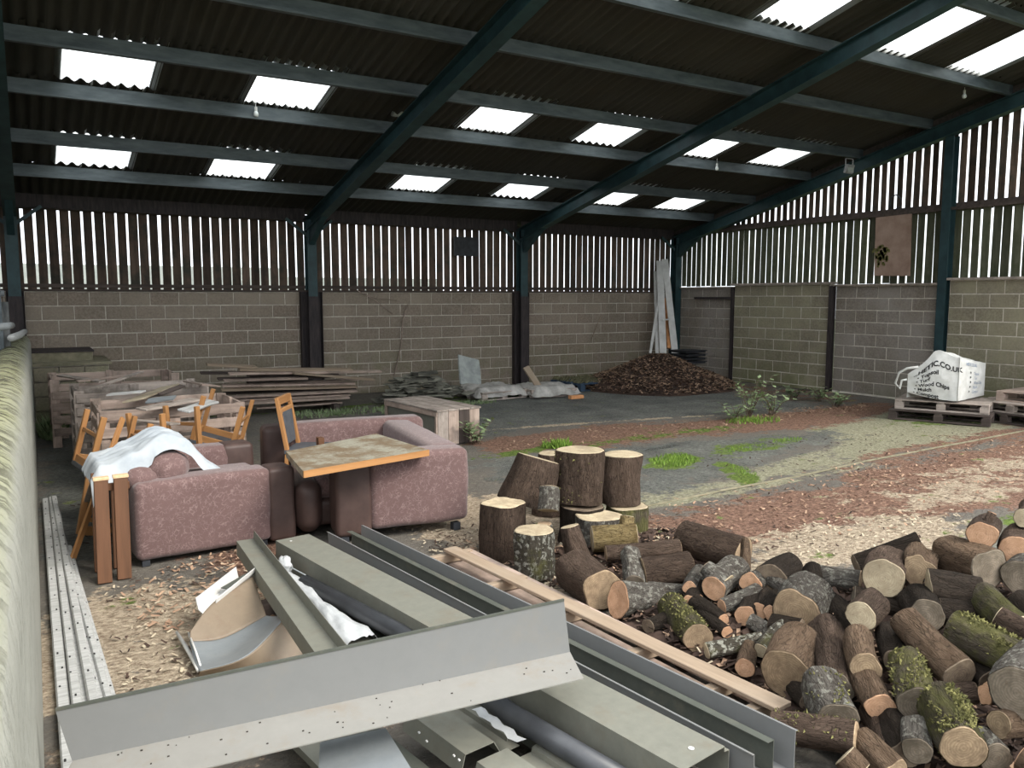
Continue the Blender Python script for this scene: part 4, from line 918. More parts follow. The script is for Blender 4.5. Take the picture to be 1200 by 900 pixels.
# big grey angle
zF = .44
r_f = P(668,765,zF); l_f = P(85,893,zF)
hz_ = .233
t = thing('steel_angle', 'large light grey steel angle lying across the whole foreground stack', 'steel angle', l_f)
r_t = PY(661,704,r_f.y-.0); l_t = PY(65,833,l_f.y-.0); r_e = P(684,796,zF-.015); l_e = l_f+(r_e-r_f)
mb = MB(); th = .004
def sheet_quad(mb, p, th):
    n_ = (p[1]-p[0]).cross(p[3]-p[0]).normalized()*th
    mb.add(list(p)+[q+n_ for q in p], [(0,1,2,3),(7,6,5,4),(0,4,5,1),(1,5,6,2),(2,6,7,3),(3,7,4,0)])
sheet_quad(mb, [l_f, r_f, r_t, l_t], -th); obj('upright_web', mb, M['grey_steel'], t)
mb = MB(); mb.bar(l_t+Vector((0,.002,.003)), r_t+Vector((0,.002,.003)), .009, .009); obj('top_edge', mb, M['dark_steel'], t)
mb = MB(); sheet_quad(mb, [l_f, r_f, r_e, l_e], -th)
mbl = (r_e-r_f).normalized(); fo = obj('flange', mb, M['toplit_dirty_steel'], t)
mb = MB()
for i in range(60):
    s = random.random(); q = random.uniform(.02, .9)
    p = l_f.lerp(r_f, s)+(r_e-r_f)*q; e = random.uniform(.0012,.0035); p = p+Vector((0,0,.0042))
    if random.random() < .4: p = P(random.gauss(255,14), random.gauss(852,3), zF-.004)+Vector((0,0,.002))
    mb.box(p.x-e, p.y-e*.6, p.z, p.x+e, p.y+e*.6, p.z+.003)
tag(obj('grit', mb, M['debris'], t), kind='stuff')
# sheets under the angle
mb = MB(); q = [P(375,870,.30), P(452,853,.31), P(489,912,.30), P(372,925,.28)]; sheet_quad(mb, q, .003); item('galvanised_sheet', 'pale galvanised sheet corner under the middle of the grey angle', 'metal sheet', mb, M['galv'])
dd = d_.copy(); dd.z = 0; dd.normalize()
def flash(u, v, z, L0, L1, prof, lab, m_='green_steel', turn=0):
    p = P(u, v, z); e = dd.copy(); e.rotate(Matrix.Rotation(turn, 3, 'Z')); mb = MB(); mb.strip(p-e*L0, p+e*L1, prof, .003); item('steel_flashing', lab, 'flashing', mb, M[m_])
flash(520,850,.19, .18, .22, [(-.20,-.06),(-.11,-.06),(-.075,0),(.055,0),(.075,-.07)], 'ribbed olive flashing behind the joint, under the grey angle')
flash(575,886,.185, .0, .7, [(-.20,-.06),(-.11,-.06),(-.075,0),(.06,0),(.08,-.07)], 'ribbed olive flashing in front of the joint, under the grey angle')
flash(580,846,.15, .35, .12, [(-.05,-.05),(-.03,.02),(.03,.0),(.04,-.05)], 'narrow bent strip nearest the black pipe, upper length')
flash(640,880,.145, .05, .5, [(-.05,-.05),(-.035,.015),(.025,.0),(.035,-.05)], 'narrow bent strip nearest the black pipe, lower length')
flash(440,880,.13, .5, .5, [(-.12,-.03),(-.06,0),(.09,0),(.12,-.05)], 'dark folded sheet under the galvanised corner', 'dark_steel')
flash(395,890,.10, .45, .4, [(-.12,0),(.1,0),(.105,.04)], 'flat olive sheet lowest at the bottom of the stack', 'green_steel')
mb = MB()
for (u, v) in ((491,858),(500,868),(532,885),(538,890)):
    p = P(u, v, .2); mb.box(p.x-.003, p.y-.005, p.z-.004, p.x+.003, p.y+.005, p.z+.001)
tag(obj('paint_flakes', mb, M['white_pvc']), 'white flakes dropped on the ribbed flashings', 'debris', kind='stuff')
mb = MB(); A0 = P(558,833,.19); B0 = P(610,872,.19)
for i in range(15):
    s = i/14; c0 = A0.lerp(B0, s)
    for k in range(4): mb.v.append(tuple(c0+Vector((.014*(k-1.5)+.006*math.sin(s*20), 0, .006*noise.noise(Vector((s*12, k, 0)))+.012))))
mb.f = [(i*4+k, (i+1)*4+k, (i+1)*4+k+1, i*4+k+1) for i in range(14) for k in range(3)]
item('film_strip', 'white film strip showing beside the pipe below the grey angle', 'plastic film', mb, M['film'], True)
# timber bearers carrying the stack
for k, (u, v, lab) in enumerate(((400,690,'old timber bearer under the far end of the steel stack'),(560,775,'old timber bearer under the middle of the steel stack'),(760,895,'old timber bearer under the near end of the steel stack'))):
    p = P(u, v, .04); e = Vector((-dd.y, dd.x, 0)); o = board('timber_bearer', p-e*.55, p+e*.5, .09, .075, M['dark_plank']); tag(o, lab, 'timber')
# loose steel lengths filling the stack below
for k, (u, v, w_) in enumerate(((450,745,.2),(520,760,.16))):
    p = P(u, v, .09); mb = MB(); mb.strip(p-dd*1.2, p+dd*1.7, [(-w_/2,.04),(-w_/2,0),(w_/2,0),(w_/2,.04)], .003)
    item('steel_tray', ('lower olive steel tray below the box channel', 'lower olive steel tray below the black pipe')[k], 'steel tray', mb, M['dark_steel'])
# curved gutter piece
t = thing('curved_gutter', 'bent sheet steel gutter piece, rusty tan inside, at the tip of the flashings', 'gutter', P(240,780,0))
def interp(pts, s):
    x = s*(len(pts)-1); i = min(int(x), len(pts)-2); f = x-i; g = lambda k: Vector(pts[max(0, min(len(pts)-1, k))])
    a, b2, c2, d2 = g(i-1), g(i), g(i+1), g(i+2)
    return .5*((2*b2)+(c2-a)*f+(2*a-5*b2+4*c2-d2)*f*f+(3*b2-a-3*c2+d2)*f**3)
far = [P(223,740,.12), P(250,706,.19), P(296,676,.22)]
mid = [P(222,752,.085), P(262,748,.055), P(312,722,.09)]
val = [P(228,775,.055), P(270,765,.045), P(326,722,.12)]
rim = [P(234,787,.06), P(292,767,.11), P(345,711,.20)]
foot = [P(232,793,.01), P(300,786,.01), P(378,766,.012)]
def loft(rows, m_, nm, par, cross=8):
    mb = MB(); ns = 20; W_ = (len(rows)-1)*cross+1
    for a in range(ns+1):
        col = [tuple(interp(r, a/ns)) for r in rows]
        for b2 in range(W_): mb.v.append(tuple(interp(col, b2/(W_-1))))
    mb.f = [(a*W_+b2, (a+1)*W_+b2, (a+1)*W_+b2+1, a*W_+b2+1) for a in range(ns) for b2 in range(W_-1)]
    o = obj(nm, mb, m_, par, True); md = o.modifiers.new('t', 'SOLIDIFY'); md.thickness = .003; return o
tag(loft([far, mid], M['rust_steel'], 'back_wall', t), 'rusty tan inner wall')
tag(loft([mid, val, rim], M['galv'], 'curved_lip', t), 'smooth grey curved lip')
tag(loft([rim, foot], M['rust_steel'], 'front_wall', t), 'mottled outer wall')
# white ogee gutter
A0 = P(247,722,.10); B0 = P(293,684,.16); mb = MB(); mb.strip(A0, B0, [(-.085,.10),(-.08,.03),(-.05,.0),(-.02,.02),(.0,.05),(.03,.055),(.05,.085),(.055,.11)], .005)
item('white_gutter', 'short white moulded plastic gutter length behind the rusty bent sheet', 'gutter', mb, M['white_pvc'])
mb = MB(); mb.strip(P(262,690,.20), P(300,668,.22), [(-.02,0),(.02,0)], .004); item('metal_strip', 'small dark strip lying along the rim of the bent sheet', 'metal strip', mb, M['dark_steel'])
mb = MB(); mb.tube([P(207,741,.03), P(219,760,.03), P(228,776,.04), P(233,786,.05)], [.008,.012,.012,.01], 6); item('gutter_bracket', 'curved pale bracket lying left of the bent sheet', 'bracket', mb, M['white_pvc'], True)
mb = MB(); mb.tube([P(221,742,.1), P(230,765,.08), P(236,784,.05)], .006, 6); item('gutter_clip', 'thin white clip propped on the bent sheet', 'clip', mb, M['white_pvc'], True)

# ---------------------------------------------------------------- plastic profiles along the left wall
profs = [((.075,8.3),(.045,1.6),.05,.03,'white slotted plastic trim pressed against the mossy wall'),
         ((.12,8.25),(.10,1.6),.04,.05,'white slotted plastic trim, second from the mossy wall'),
         ((.155,7.7),(.135,1.7),.035,.035,'white slotted plastic trim, third from the mossy wall'),
         ((.14,8.2),(.185,1.8),.04,.065,'narrow white trim lying on top of the bundle'),
         ((.17,6.6),(.225,2.6),.075,.03,'widest white trim with a row of black slots'),
         ((.13,8.0),(.245,3.4),.03,.045,'white trim slanting outward at the far end of the bundle'),
         ((.20,6.0),(.275,2.9),.03,.025,'outermost white trim on the sofa side of the bundle')]
for k, (p0, p1, w_, z, lab) in enumerate(profs):
    t = thing('plastic_trim', lab, 'plastic trim', (*p1, 0)); a = Vector((*p0, z)); b_ = Vector((*p1, z))
    mb = MB(); mb.strip(a, b_, [(-w_/2,-.02),(-w_/2,.0),(-w_/2+.006,.008),(0,.008),(w_/2-.006,.008),(w_/2,0),(w_/2,-.02)], .002); obj('profile', mb, M['pvc'], t)
    mb = MB(); dd2 = (b_-a).normalized(); Ln = (b_-a).length; x = .15
    while x < Ln-.1:
        p = a+dd2*x+Vector((random.uniform(-.3,.3)*w_, 0, .0115)); ln = random.uniform(.008,.02); mb.bar(p, p+dd2*ln, .008, .003); x += random.uniform(.15,.4)
    tag(obj('slot', mb, M['slot'], t), kind='stuff')

# ---------------------------------------------------------------- armchair (left) and corner sofa (right)
A_ = P(162,664,.02); B_ = P(321,636,.02); ang = math.atan2(B_.y-A_.y, B_.x-A_.x); ex = Vector((math.cos(ang), math.sin(ang), 0)); ey = Vector((-ex.y, ex.x, 0))
t = thing('armchair', 'wide mauve upholstered armchair with a brown front band, half covered by a pale sheet', 'armchair', A_)
Lm = (B_-A_).length; o0 = A_
def at2(x, y, z=0): return o0+ex*x+ey*y+Vector((0,0,z))
soft('near_arm', at2(Lm/2,.13,.02), ang, (Lm,.24,.545), .045, M['mauve'], t, .008, 1)
soft('near_arm_front', at2(Lm+.08,.13,.0), ang, (.20,.245,.56), .035, M['brown_leather'], t, .003, 2)
soft('far_arm', at2(Lm/2+.05,1.12,.02), ang, (Lm-.1,.24,.57), .045, M['mauve'], t, .012, 3)
soft('far_arm_front', at2(Lm+.05,1.12,.02), ang, (.26,.245,.575), .04, M['brown_leather'], t, .006, 4)
soft('backrest', at2(.13,.62,.02), ang, (.24,.80,.58), .07, M['mauve'], t, .01, 5)
soft('seat_base', at2(.62,.62,.04), ang, (.95,.78,.26), .04, M['brown_leather'], t, 0, 6)
soft('seat_cushion', at2(.66,.62,.28), ang, (.80,.74,.16), .06, M['mauve'], t, .03, 7)
for x in (.06, Lm-.06):
    for y in (.06, 1.18):
        mb = MB(); p = at2(x, y); mb.box(p.x-.025,p.y-.025,0,p.x+.025,p.y+.025,.04); obj('foot', mb, M['black_plastic'], t)
soft('armchair_cushion', at2(.26,.30,.50), ang+.25, (.28,.34,.22), .09, M['mauve'], None, .02, 9, (0,-.15)); c_o = bpy.context.scene.objects['armchair_cushion']; c_o.name = 'cushion'; tag(c_o, 'rounded mauve cushion poking out under the pale sheet on the armchair', 'cushion')
soft('cushion', at2(.07,.22,.50), ang-.1, (.20,.24,.14), .06, M['mauve'], None, .02, 10); c_o = bpy.context.scene.objects['cushion.001']; tag(c_o, 'small mauve bolster at the near left corner of the armchair', 'cushion')
# pale sheet draped over
mb = MB(); nu, nv = 46, 30
P0 = at2(-.17,.26,.0); 
for i in range(nu+1):
    for j in range(nv+1):
        s, q = i/nu, j/nv
        x = -.24+.98*s; y = .10+.12*s+.50*q
        hh = .68+.17*math.exp(-((s-.52)/.22)**2)*(1-.2*q) - max(0, (s-.68))*1.0*.75
        if s < .3: hh = max(hh, .70)-.02*math.sin(s*20)
        hh += .028*abs(math.sin(q*14+s*9+2*noise.noise(Vector((s*4,q*3,2)))))*(.3+q)+.014*noise.noise(Vector((s*9, q*9, 0)))+.022*abs(noise.noise(Vector((s*5+q*4, q*2, 7))))
        if q < .12: hh -= (.12-q)*(1.2 if s < .4 else .9)
        if s < .06: hh -= (.06-s)*2.2
        mb.v.append(tuple(at2(x, y, hh)))
mb.f = [(i*(nv+1)+j, (i+1)*(nv+1)+j, (i+1)*(nv+1)+j+1, i*(nv+1)+j+1) for i in range(nu) for j in range(nv)]
item('dust_sheet', 'pale blue-white cotton sheet draped over the armchair and bench end', 'sheet', mb, M['cloth'], True)

# sofa 2
A_ = P(436,630,.03); B_ = P(545,617,.03); ang2 = math.atan2(B_.y-A_.y, B_.x-A_.x); ex = Vector((math.cos(ang2), math.sin(ang2), 0)); ey = Vector((-ex.y, ex.x, 0)); o0 = A_; Lm = (B_-A_).length
t = thing('corner_sofa', 'mauve corner sofa with a brown front band, partly under the loose tabletop', 'sofa', A_)
soft('near_arm', at2(Lm/2+.02,.14,.05), ang2, (Lm+.04,.26,.58), .05, M['mauve'], t, .008, 11)
soft('near_arm_front', at2(-.13,.14,.02), ang2, (.27,.265,.60), .035, M['brown_leather'], t, .004, 12)
soft('right_backrest', at2(Lm-.12,.92,.05), ang2, (.28,1.50,.585), .06, M['mauve'], t, .01, 13, (0,.04))
soft('rear_backrest', at2(.28,1.78,.05), ang2, (1.30,.26,.60), .06, M['mauve'], t, .01, 14)
soft('rear_arm_front', at2(-.47,1.78,.05), ang2, (.26,.265,.585), .05, M['brown_leather'], t, .006, 15)
soft('seat_base', at2(.12,.95,.04), ang2, (1.0,1.3,.22), .05, M['brown_leather'], t, 0, 16)
soft('seat_cushion', at2(.10,.62,.24), ang2, (.95,.62,.19), .08, M['mauve'], t, .02, 17)
soft('seat_cushion', at2(.10,1.26,.24), ang2, (.95,.62,.19), .08, M['mauve'], t, .02, 18)
soft('front_bolster', at2(-.42,.60,.02), ang2, (.20,.75,.40), .09, M['brown_leather'], t, .02, 19)
for x, y in ((Lm-.06,.06),(-.2,.06),(Lm-.06,1.6)):
    mb = MB(); p = at2(x, y); mb.box(p.x-.03,p.y-.03,0,p.x+.03,p.y+.03,.06); obj('foot', mb, M['black_plastic'], t)
# loose tabletop
q = [P(355,552,.69), P(502,527,.69), P(441,508,.69), P(335,529,.69)]
t = thing('tabletop', 'loose mouldy wooden tabletop resting across armchair and corner sofa', 'tabletop', q[0]); cen = sum(q, Vector())/4
Fx = frame(q[0], q[1]); Fi = Fx.inverted(); top = [Fi @ p for p in q]; th = .045
mb = MB(); mb.v = [tuple(p) for p in top]+[tuple(p-Vector((0,0,th))) for p in top]; mb.f = [(0,1,2,3),(7,6,5,4),(0,4,5,1),(1,5,6,2),(2,6,7,3),(3,7,4,0)]
inst('board', mesh('board', mb, M['table_top']), Fx, t)
mb = MB(); mb.v = [tuple(top[0]+Vector((0,-.012,.0005))), tuple(top[1]+Vector((0,-.012,.0005))), tuple(top[1]+Vector((0,.0,.0005))), tuple(top[0]+Vector((0,0,.0005)))]; mb.v += [(a, b2, c-th-.001) for a, b2, c in mb.v]; mb.f = [(0,1,2,3),(7,6,5,4),(0,4,5,1),(1,5,6,2),(2,6,7,3),(3,7,4,0)]
tag(inst('edge_band', mesh('edge_band', mb, M['chair_wood']), Fx, t), 'orange wooden edge band')
mb = MB(); p = P(378,560,.3); mb.box(p.x-.02, p.y+.02, 0, p.x+.03, p.y+.09, .645); 
tag(obj('table_leg', mb, M['brown_board'], t), 'dark brown leg')

# ---------------------------------------------------------------- chairs
def chair(Mx, label, pads=True, group=None):
    t = thing('dining_chair', label, 'chair', Mx.translation); t_ = t
    def bd(name, a, b_, w_, th_, m_='chair_wood', up=(0,1,0), par=None):
        return board(name, Mx @ Vector(a), Mx @ Vector(b_), w_, th_, M[m_], par or t, Mx.to_3x3() @ Vector(up))
    for sx_ in (-1, 1):
        bd('front_leg', (sx_*.19,-.19,0), (sx_*.19,-.19,.43), .038, .038)
        l = bd('rear_leg', (sx_*.18,.22,0), (sx_*.18,.19,.45), .045, .032)
        bd('back_post', (sx_*.18,.19,.45), (sx_*.18,.27,.92), .045, .032)
    bd('front_rail', (-.19,-.19,.40), (.19,-.19,.40), .02, .06, up=(0,0,1)); bd('rear_rail', (-.18,.19,.40), (.18,.19,.40), .02, .06, up=(0,0,1))
    for sx_ in (-1, 1):
        bd('side_rail', (sx_*.19,-.19,.40), (sx_*.19,.19,.40), .02, .06, up=(0,0,1)); bd('stretcher', (sx_*.19,-.19,.16), (sx_*.185,.21,.16), .018, .03, up=(0,0,1))
    bd('seat', (-.21,0,.445), (.21,0,.445), .42, .035, 'grey_pad', up=(0,0,1))
    bd('top_rail', (-.18,.265,.89), (.18,.265,.89), .03, .07, up=(0,0,1)); bd('lower_rail', (-.18,.245,.80), (.18,.245,.80), .025, .05, up=(0,0,1))
    bd('back_pad', (0,.215,.50), (0,.245,.79), .28, .03, 'grey_pad')
    return t
def upside(x, y, z, rz, rx=math.pi, ry=0): return Matrix.Translation((x, y, z)) @ Matrix.Rotation(rz, 4, 'Z') @ Matrix.Rotation(rx, 4, 'X') @ Matrix.Rotation(ry, 4, 'Y')
def chair_at(u, v, z, rz, rx, ry, label):
    """(u, v, z): where the seat centre is"""
    p = P(u, v, z); R3 = Matrix.Rotation(rz, 4, 'Z') @ Matrix.Rotation(rx, 4, 'X') @ Matrix.Rotation(ry, 4, 'Y')
    chair(Matrix.Translation(p) @ R3 @ Matrix.Translation((0,0,-.43)), label)
def chair_x(x, y, z, rz, rx, ry, label):
    chair(Matrix.Translation((x, y, z)) @ Matrix.Rotation(rz, 4, 'Z') @ Matrix.Rotation(rx, 4, 'X') @ Matrix.Rotation(ry, 4, 'Y'), label)
# upside down: origin (between the feet) is up in the air
q = P(268,466,.90); chair_x(q.x, q.y, q.z, -.42, math.pi+.04, -.30, 'upside-down orange wooden chair resting behind the far arm of the armchair, legs in the air')
q = P(331,466,.97); chair_x(q.x+.27, q.y, .05, 1.02, 0, 0, 'orange wooden chair with a grey padded back standing between armchair and corner sofa')
q = P(190,480,.88); chair_x(q.x, q.y, q.z, .55, math.pi-.05, .05, 'upside-down orange wooden chair behind the pale sheet, leg tips close together')
q = P(138,486,.88); chair_x(q.x, q.y-.1, q.z, .2, math.pi+.05, -.25, 'upside-down orange wooden chair leaning behind the bench end, left of all the chairs')
# bench end: two wide upright legs with pale end grain
t = thing('bench_end', 'upright brown wooden bench end with two broad legs beside the armchair', 'bench end', P(140,680,0))
for (u, v, wd) in ((123,683,.085),(146,678,.085)):
    p = P(u, v, 0.0); a = p; b_ = p+Vector((.015,.10,.66)); l = board('leg', a, b_, wd, .05, M['brown_board'], t, (0,-1,0)); 
    board('end_grain', b_, b_+Vector((0,.0,.02)), wd+.01, .06, M['chair_end'], t, (0,-1,0))
    board('inner_leg', a+Vector((.0,.26,0)), b_+Vector((.0,.26,0)), wd, .04, M['brown_board'], t, (0,-1,0))
p = P(134,680,0); board('cross_rail', p+Vector((-.06,.12,.60)), p+Vector((.13,.12,.60)), .05, .02, M['brown_board'], t, (0,-1,0))
p0, p1 = P(84,658,.02), P(146,487,0); r_ = ray(144,487); y_ = P(110,640,0).y+.35; p1 = PY(144,490,y_)
tag(board('wooden_strut', p0, p1, .045, .022, M['chair_wood'], None, (1,-1,0)), 'long thin orange batten leaning diagonally beside the bench end', 'batten')

# ---------------------------------------------------------------- wooden cabinet behind the sofa
H_ = .45; cq = [P(451,461,H_), P(511,481,H_), P(563,476,H_), P(497,459,H_)]
t = thing('wooden_chest', 'low weathered wooden chest lying behind the corner sofa', 'chest', (cq[1].x, cq[1].y, 0))
c0 = cq[1]; e1 = (cq[2]-cq[1]); e2 = (cq[0]-cq[1]); n1_ = e1.normalized(); n2_ = Vector((-n1_.y, n1_.x, 0)); L1 = e1.length; L2 = e2.dot(n2_); L2 = min(L2, 1.4)
for k in range(4):
    w_ = L1/4; a = c0+n1_*(w_*(k+.5))-n2_*.02; board('top_board', a+Vector((0,0,-.011)), a+n2_*(L2+.03)+Vector((0,0,-.011)), w_-.006, .022, M['grey_plank'], t, rough=.001)
mats4 = ['grey_plank','old_plank','dark_plank','old_plank']
for k in range(4):
    w_ = (L1-.04)/4; a = c0+n1_*(.02+w_*(k+.5)); a.z = 0; board('end_board', a, a+Vector((0,0,H_-.024)), w_-.006, .02, M[mats4[k]], t, (-n2_.x,-n2_.y,0), rough=.001)
s0 = c0+n1_*.02; s0.z = 0
board('side_panel', s0+n1_*.03+n2_*.02+Vector((0,0,(H_-.03)/2)), s0+n1_*.03+n2_*L2+Vector((0,0,(H_-.03)/2)), .012, H_-.05, M['green_steel'], t)
for a0, a1, z_ in ((0, L2, H_-.055),(0, L2, .04)): board('side_rail', s0+n2_*a0+Vector((0,0,z_)), s0+n2_*a1+Vector((0,0,z_)), .03, .06, M['old_plank'], t)
for a0 in (.03, L2-.03): board('corner_post', s0+n2_*a0, s0+n2_*a0+Vector((0,0,H_-.03)), .05, .03, M['old_plank'], t, (1,0,0))
e_ = c0+n1_*(L1-.04); e_.z = 0; board('side_panel', e_+Vector((0,0,H_/2-.02)), e_+n2_*L2+Vector((0,0,H_/2-.02)), .015, H_-.05, M['old_plank'], t)
e_ = s0+n2_*(L2); board('rear_panel', e_+Vector((0,0,H_/2-.02)), e_+n1_*(L1-.06)+Vector((0,0,H_/2-.02)), .015, H_-.05, M['old_plank'], t)

# ---------------------------------------------------------------- slatted crates on the left
def crate(x0, y0, x1, y1, h, label, m_='grey_plank', seed=1):
    rs = random.Random(seed); t = thing('pallet_crate', label, 'crate', ((x0+x1)/2, y0, 0))
    for x in (x0, (x0+x1)/2, x1):
        for y in (y0, y1): board('post', (x, y, 0), (x, y, h+rs.uniform(-.03,.02)), .10, .03, M[m_], t, (0,-1,0), rough=.002)
    for sx_ in (x0, x1):
        yy = (y0+y1)/2; board('side_post', (sx_, yy, 0), (sx_, yy, h), .10, .03, M[m_], t, (-1,0,0), rough=.002)
    n = int(h/.145)
    for k in range(n):
        z = h-.06-k*.15
        for y in (y0-.025, y1+.025):
            if rs.random() < .16: continue
            board('slat', (x0-.03, y, z+rs.uniform(-.01,.01)), (x1+.03-rs.choice((0,0,.3,.0)), y, z+rs.uniform(-.015,.015)), .022, .095, M[m_], t, rough=.002)
        for x in (x0-.025, x1+.025):
            if rs.random() < .12: continue
            board('slat', (x, y0, z), (x, y1, z+rs.uniform(-.01,.01)), .022, .095, M[m_], t, rough=.002)
    for k in range(6):
        x = x0+.08+(x1-x0-.16)*k/5; board('floor_board', (x, y0, .12), (x, y1, .12), .1, .02, M[m_], t)
    return t
crate(.58, 8.35, 1.82, 9.25, .80, 'nearest slatted timber crate behind the chairs', 'old_plank', 1)
crate(.46, 9.85, 1.75, 10.75, .82, 'middle slatted timber crate holding broken board scraps', 'grey_plank', 2)
crate(.27, 11.3, 1.65, 12.2, .86, 'farthest slatted timber crate, closest to the concrete plinth', 'old_plank', 3)
# scraps in the crates
scraps = [((200,452),(145,474),.80,.22,'cut_pale','large pale plasterboard scrap lying across the middle crate'),
          ((128,462),(168,459),.84,.12,'white_pvc','white flat scrap at the back of the far crate'),
          ((90,447),(150,440),.92,.09,'old_plank','splintered board sloping up over the far crate'),
          ((70,440),(120,447),.90,.07,'grey_plank','thin batten lying on the left corner of the far crate'),
          ((110,455),(165,436),.93,.08,'grey_plank','long grey board rising to the right above the far crate'),
          ((165,480),(230,468),.82,.16,'grey_plank','grey board lying flat at the right of the middle crate'),
          ((225,448),(248,452),.86,.20,'old_plank','square end of a boxy plank bundle right of the crates'),
          ((172,470),(205,466),.86,.10,'galv','small grey metal offcut among the crate scraps'),
          ((188,462),(214,452),.90,.06,'dark_plank','dark batten sticking out of the crate scraps'),
          ((215,482),(250,470),.84,.12,'pvc','pale board piece at the right rear of the near crate'),
          ((150,492),(205,497),.74,.10,'grey_plank','board lying inside the nearest crate'),
          ((105,600),(125,545),.15,.14,'grey_plank','broken board leaning at the foot of the nearest crate')]
for k, (q0, q1, z, w_, mm, lab) in enumerate(scraps):
    a = P(*q0, z); b_ = P(*q1, z+(.03 if k != 11 else .45)); mm = 'plywood' if False else mm
    mm_ = M['chip_pale'] if mm == 'cut_pale' else M[mm]
    if (b_-a).length > 1.6: b_ = a+(b_-a).normalized()*1.6
    tag(board('board_scrap', a, b_, w_, .018, mm_, None, (random.uniform(-.2,.2),random.uniform(-.3,.1),1), rough=.004), lab, 'board scrap')
# concrete plinth against back wall
t = thing('block_plinth', 'low mossy concrete block plinth against the back wall at the left', 'plinth', (.6,13.6,0))
mb = MB(); mb.box(.07,13.35,0,1.03,14.7,.86); obj('plinth_core', mb, M['mortar'], t)
for k in range(4):
    for i in range(3):
        a = .07+i*.325; key = ('pl', k, i); me = block_mesh(.312, .195, .12, M['block_green'], k*5+i); inst('block', me, Matrix.Translation((a, 13.35, .01+k*.212)), t)
mb = MB(); mb.box(.05,13.28,.86,1.08,14.7,.90); obj('coping', mb, M['kerb'], t)
mb = MB(); mb.box(.05,13.7,.90,.86,14.66,1.03); obj('upper_step', mb, M['kerb'], t)
mb = MB(); mb.box(.03,13.68,1.03,.88,14.68,1.05); obj('dark_lid', mb, M['black_steel'], t)

# ---------------------------------------------------------------- long plank stack
pl = [(242,424,300,427,13.2),(280,430,412,430,13.1),(268,435,446,432,13.0),(344,434,438,442,12.9),(255,441,400,438,13.1),(262,443,360,440,12.95),(260,449,415,446,13.0),(270,451,420,441,13.2),(259,454,418,450,12.9),(262,458,416,452,13.1),(255,463,418,455,12.85),(265,466,410,459,12.9),(279,470,408,462,12.8),(300,475,400,468,12.9),(235,434,300,434,13.3)]
labs = ['pale end of a broad plank topmost at the left of the long stack','broadest pale plank topmost at the right of the long stack','long thin plank overhanging furthest right, just under the top','short warped plank sloping down to the right near the top','thin brown plank fourth layer of the long stack at the rear','thin brown plank fourth layer of the long stack at the front','straight brown plank in the middle of the long stack','brown plank rising to the right in the middle of the long stack','plank with pale front edge in the middle of the long stack','dark-edged plank below the pale-fronted one','pale-edged plank in the lower half of the long stack','plank second lowest pair of the long stack at the rear','wide plank near the bottom of the long stack','lowest plank of the long stack','dark wet plank end sticking out left under the top']
for k, ((u0, v0, u1, v1, y), lab) in enumerate(zip(pl, labs)):
    a = PY(u0, v0+3, y); b_ = PY(u1, v1+3, y); z = max(a.z, .05); 
    tag(board('plank', a, b_, .17 if k in (0,1,12) else .12, .028, M['dark_plank' if k in (14,4,9) else 'plank' if k in (0,1,3,8) else 'old_plank'], None, (random.uniform(-.05,.05),-.12,1), rough=.003), lab, 'plank', 'planks in the long stack')
for k, (u, lab) in enumerate(((285,'left bearer block under the long plank stack'),(395,'right bearer block under the long plank stack'))):
    a = PY(u, 480, 12.7); a.z = .05; tag(board('bearer', a, a+Vector((0,.6,0)), .1, .1, M['dark_plank']), lab, 'bearer')
# filler of old planks behind, within the stack
for k in range(5):
    a = PY(290, 472-k*8, 13.25); b_ = PY(395, 470-k*8, 13.35)
    tag(board('plank', a, b_, .14, .03, M['dark_plank'], None, rough=.003), ['lowest','second lowest','middle','second highest','highest'][k]+' dark plank hidden at the back of the long stack', 'plank', 'planks in the long stack')

# ---------------------------------------------------------------- slate pile
t = thing('slate_pile', 'low pile of mossy broken slates against the back wall', 'slate pile', (6.1,13.3,0)); rs = random.Random(4)
for k in range(110):
    fx = rs.gauss(0,.36); h = .52*max(0, 1-abs(fx)/1.0)*rs.random()**.5; x = 6.0+fx*1.05; y = 12.95+rs.uniform(-.3,.3)+h*.3
    L_ = rs.uniform(.18,.36); an = rs.uniform(-.5,.5)+(math.pi if rs.random() < .5 else 0); d3 = Vector((math.cos(an), math.sin(an), rs.uniform(-.12,.12)))
    c0 = Vector((x, y, h+.03)); board('slate', c0-d3*L_/2, c0+d3*L_/2, rs.uniform(.12,.22), rs.uniform(.012,.025), M['slate'], t, (rs.uniform(-.2,.2),rs.uniform(-.3,.1),1), rough=.004, bev=0)
a = PY(552,453,13.35); b_ = PY(549,419,13.75); a.z = max(a.z,.03)
tag(board('stone_slab', a, b_, .46, .03, M['slab'], None, (0,-1,.2), rough=.008), 'grey stone slab leaning upright beside the slate pile', 'slab')
# sack-covered pallets
def sackpile(cx, cy, w_, l_, z, label, seed):
    mb = MB(); n = 18
    for i in range(n+1):
        for j in range(n+1):
            s, q = i/n-.5, j/n-.5; e = max(abs(s), abs(q))*2; h = .05*noise.noise(Vector((s*5, q*5, seed)))+.025*noise.noise(Vector((s*14, q*14, seed)))-(.16*max(0, e-.82)/.18)
            mb.v.append((cx+s*w_*(1+.06*noise.noise(Vector((q*6, seed, 0)))), cy+q*l_, z+h))
    mb.f = [(i*(n+1)+j, (i+1)*(n+1)+j, (i+1)*(n+1)+j+1, i*(n+1)+j+1) for i in range(n) for j in range(n)]
    item('plastic_sack', label, 'sack', mb, simple('sack%d' % seed, (.22,.21,.19), (.60,.57,.53), 5, .6, bs=.5, bd=.01), True)
pallet((7.35,12.95,0), .1, 'weathered pallet carrying a flat sack left of the steel post', M['grey_plank'], 1.0, .9)
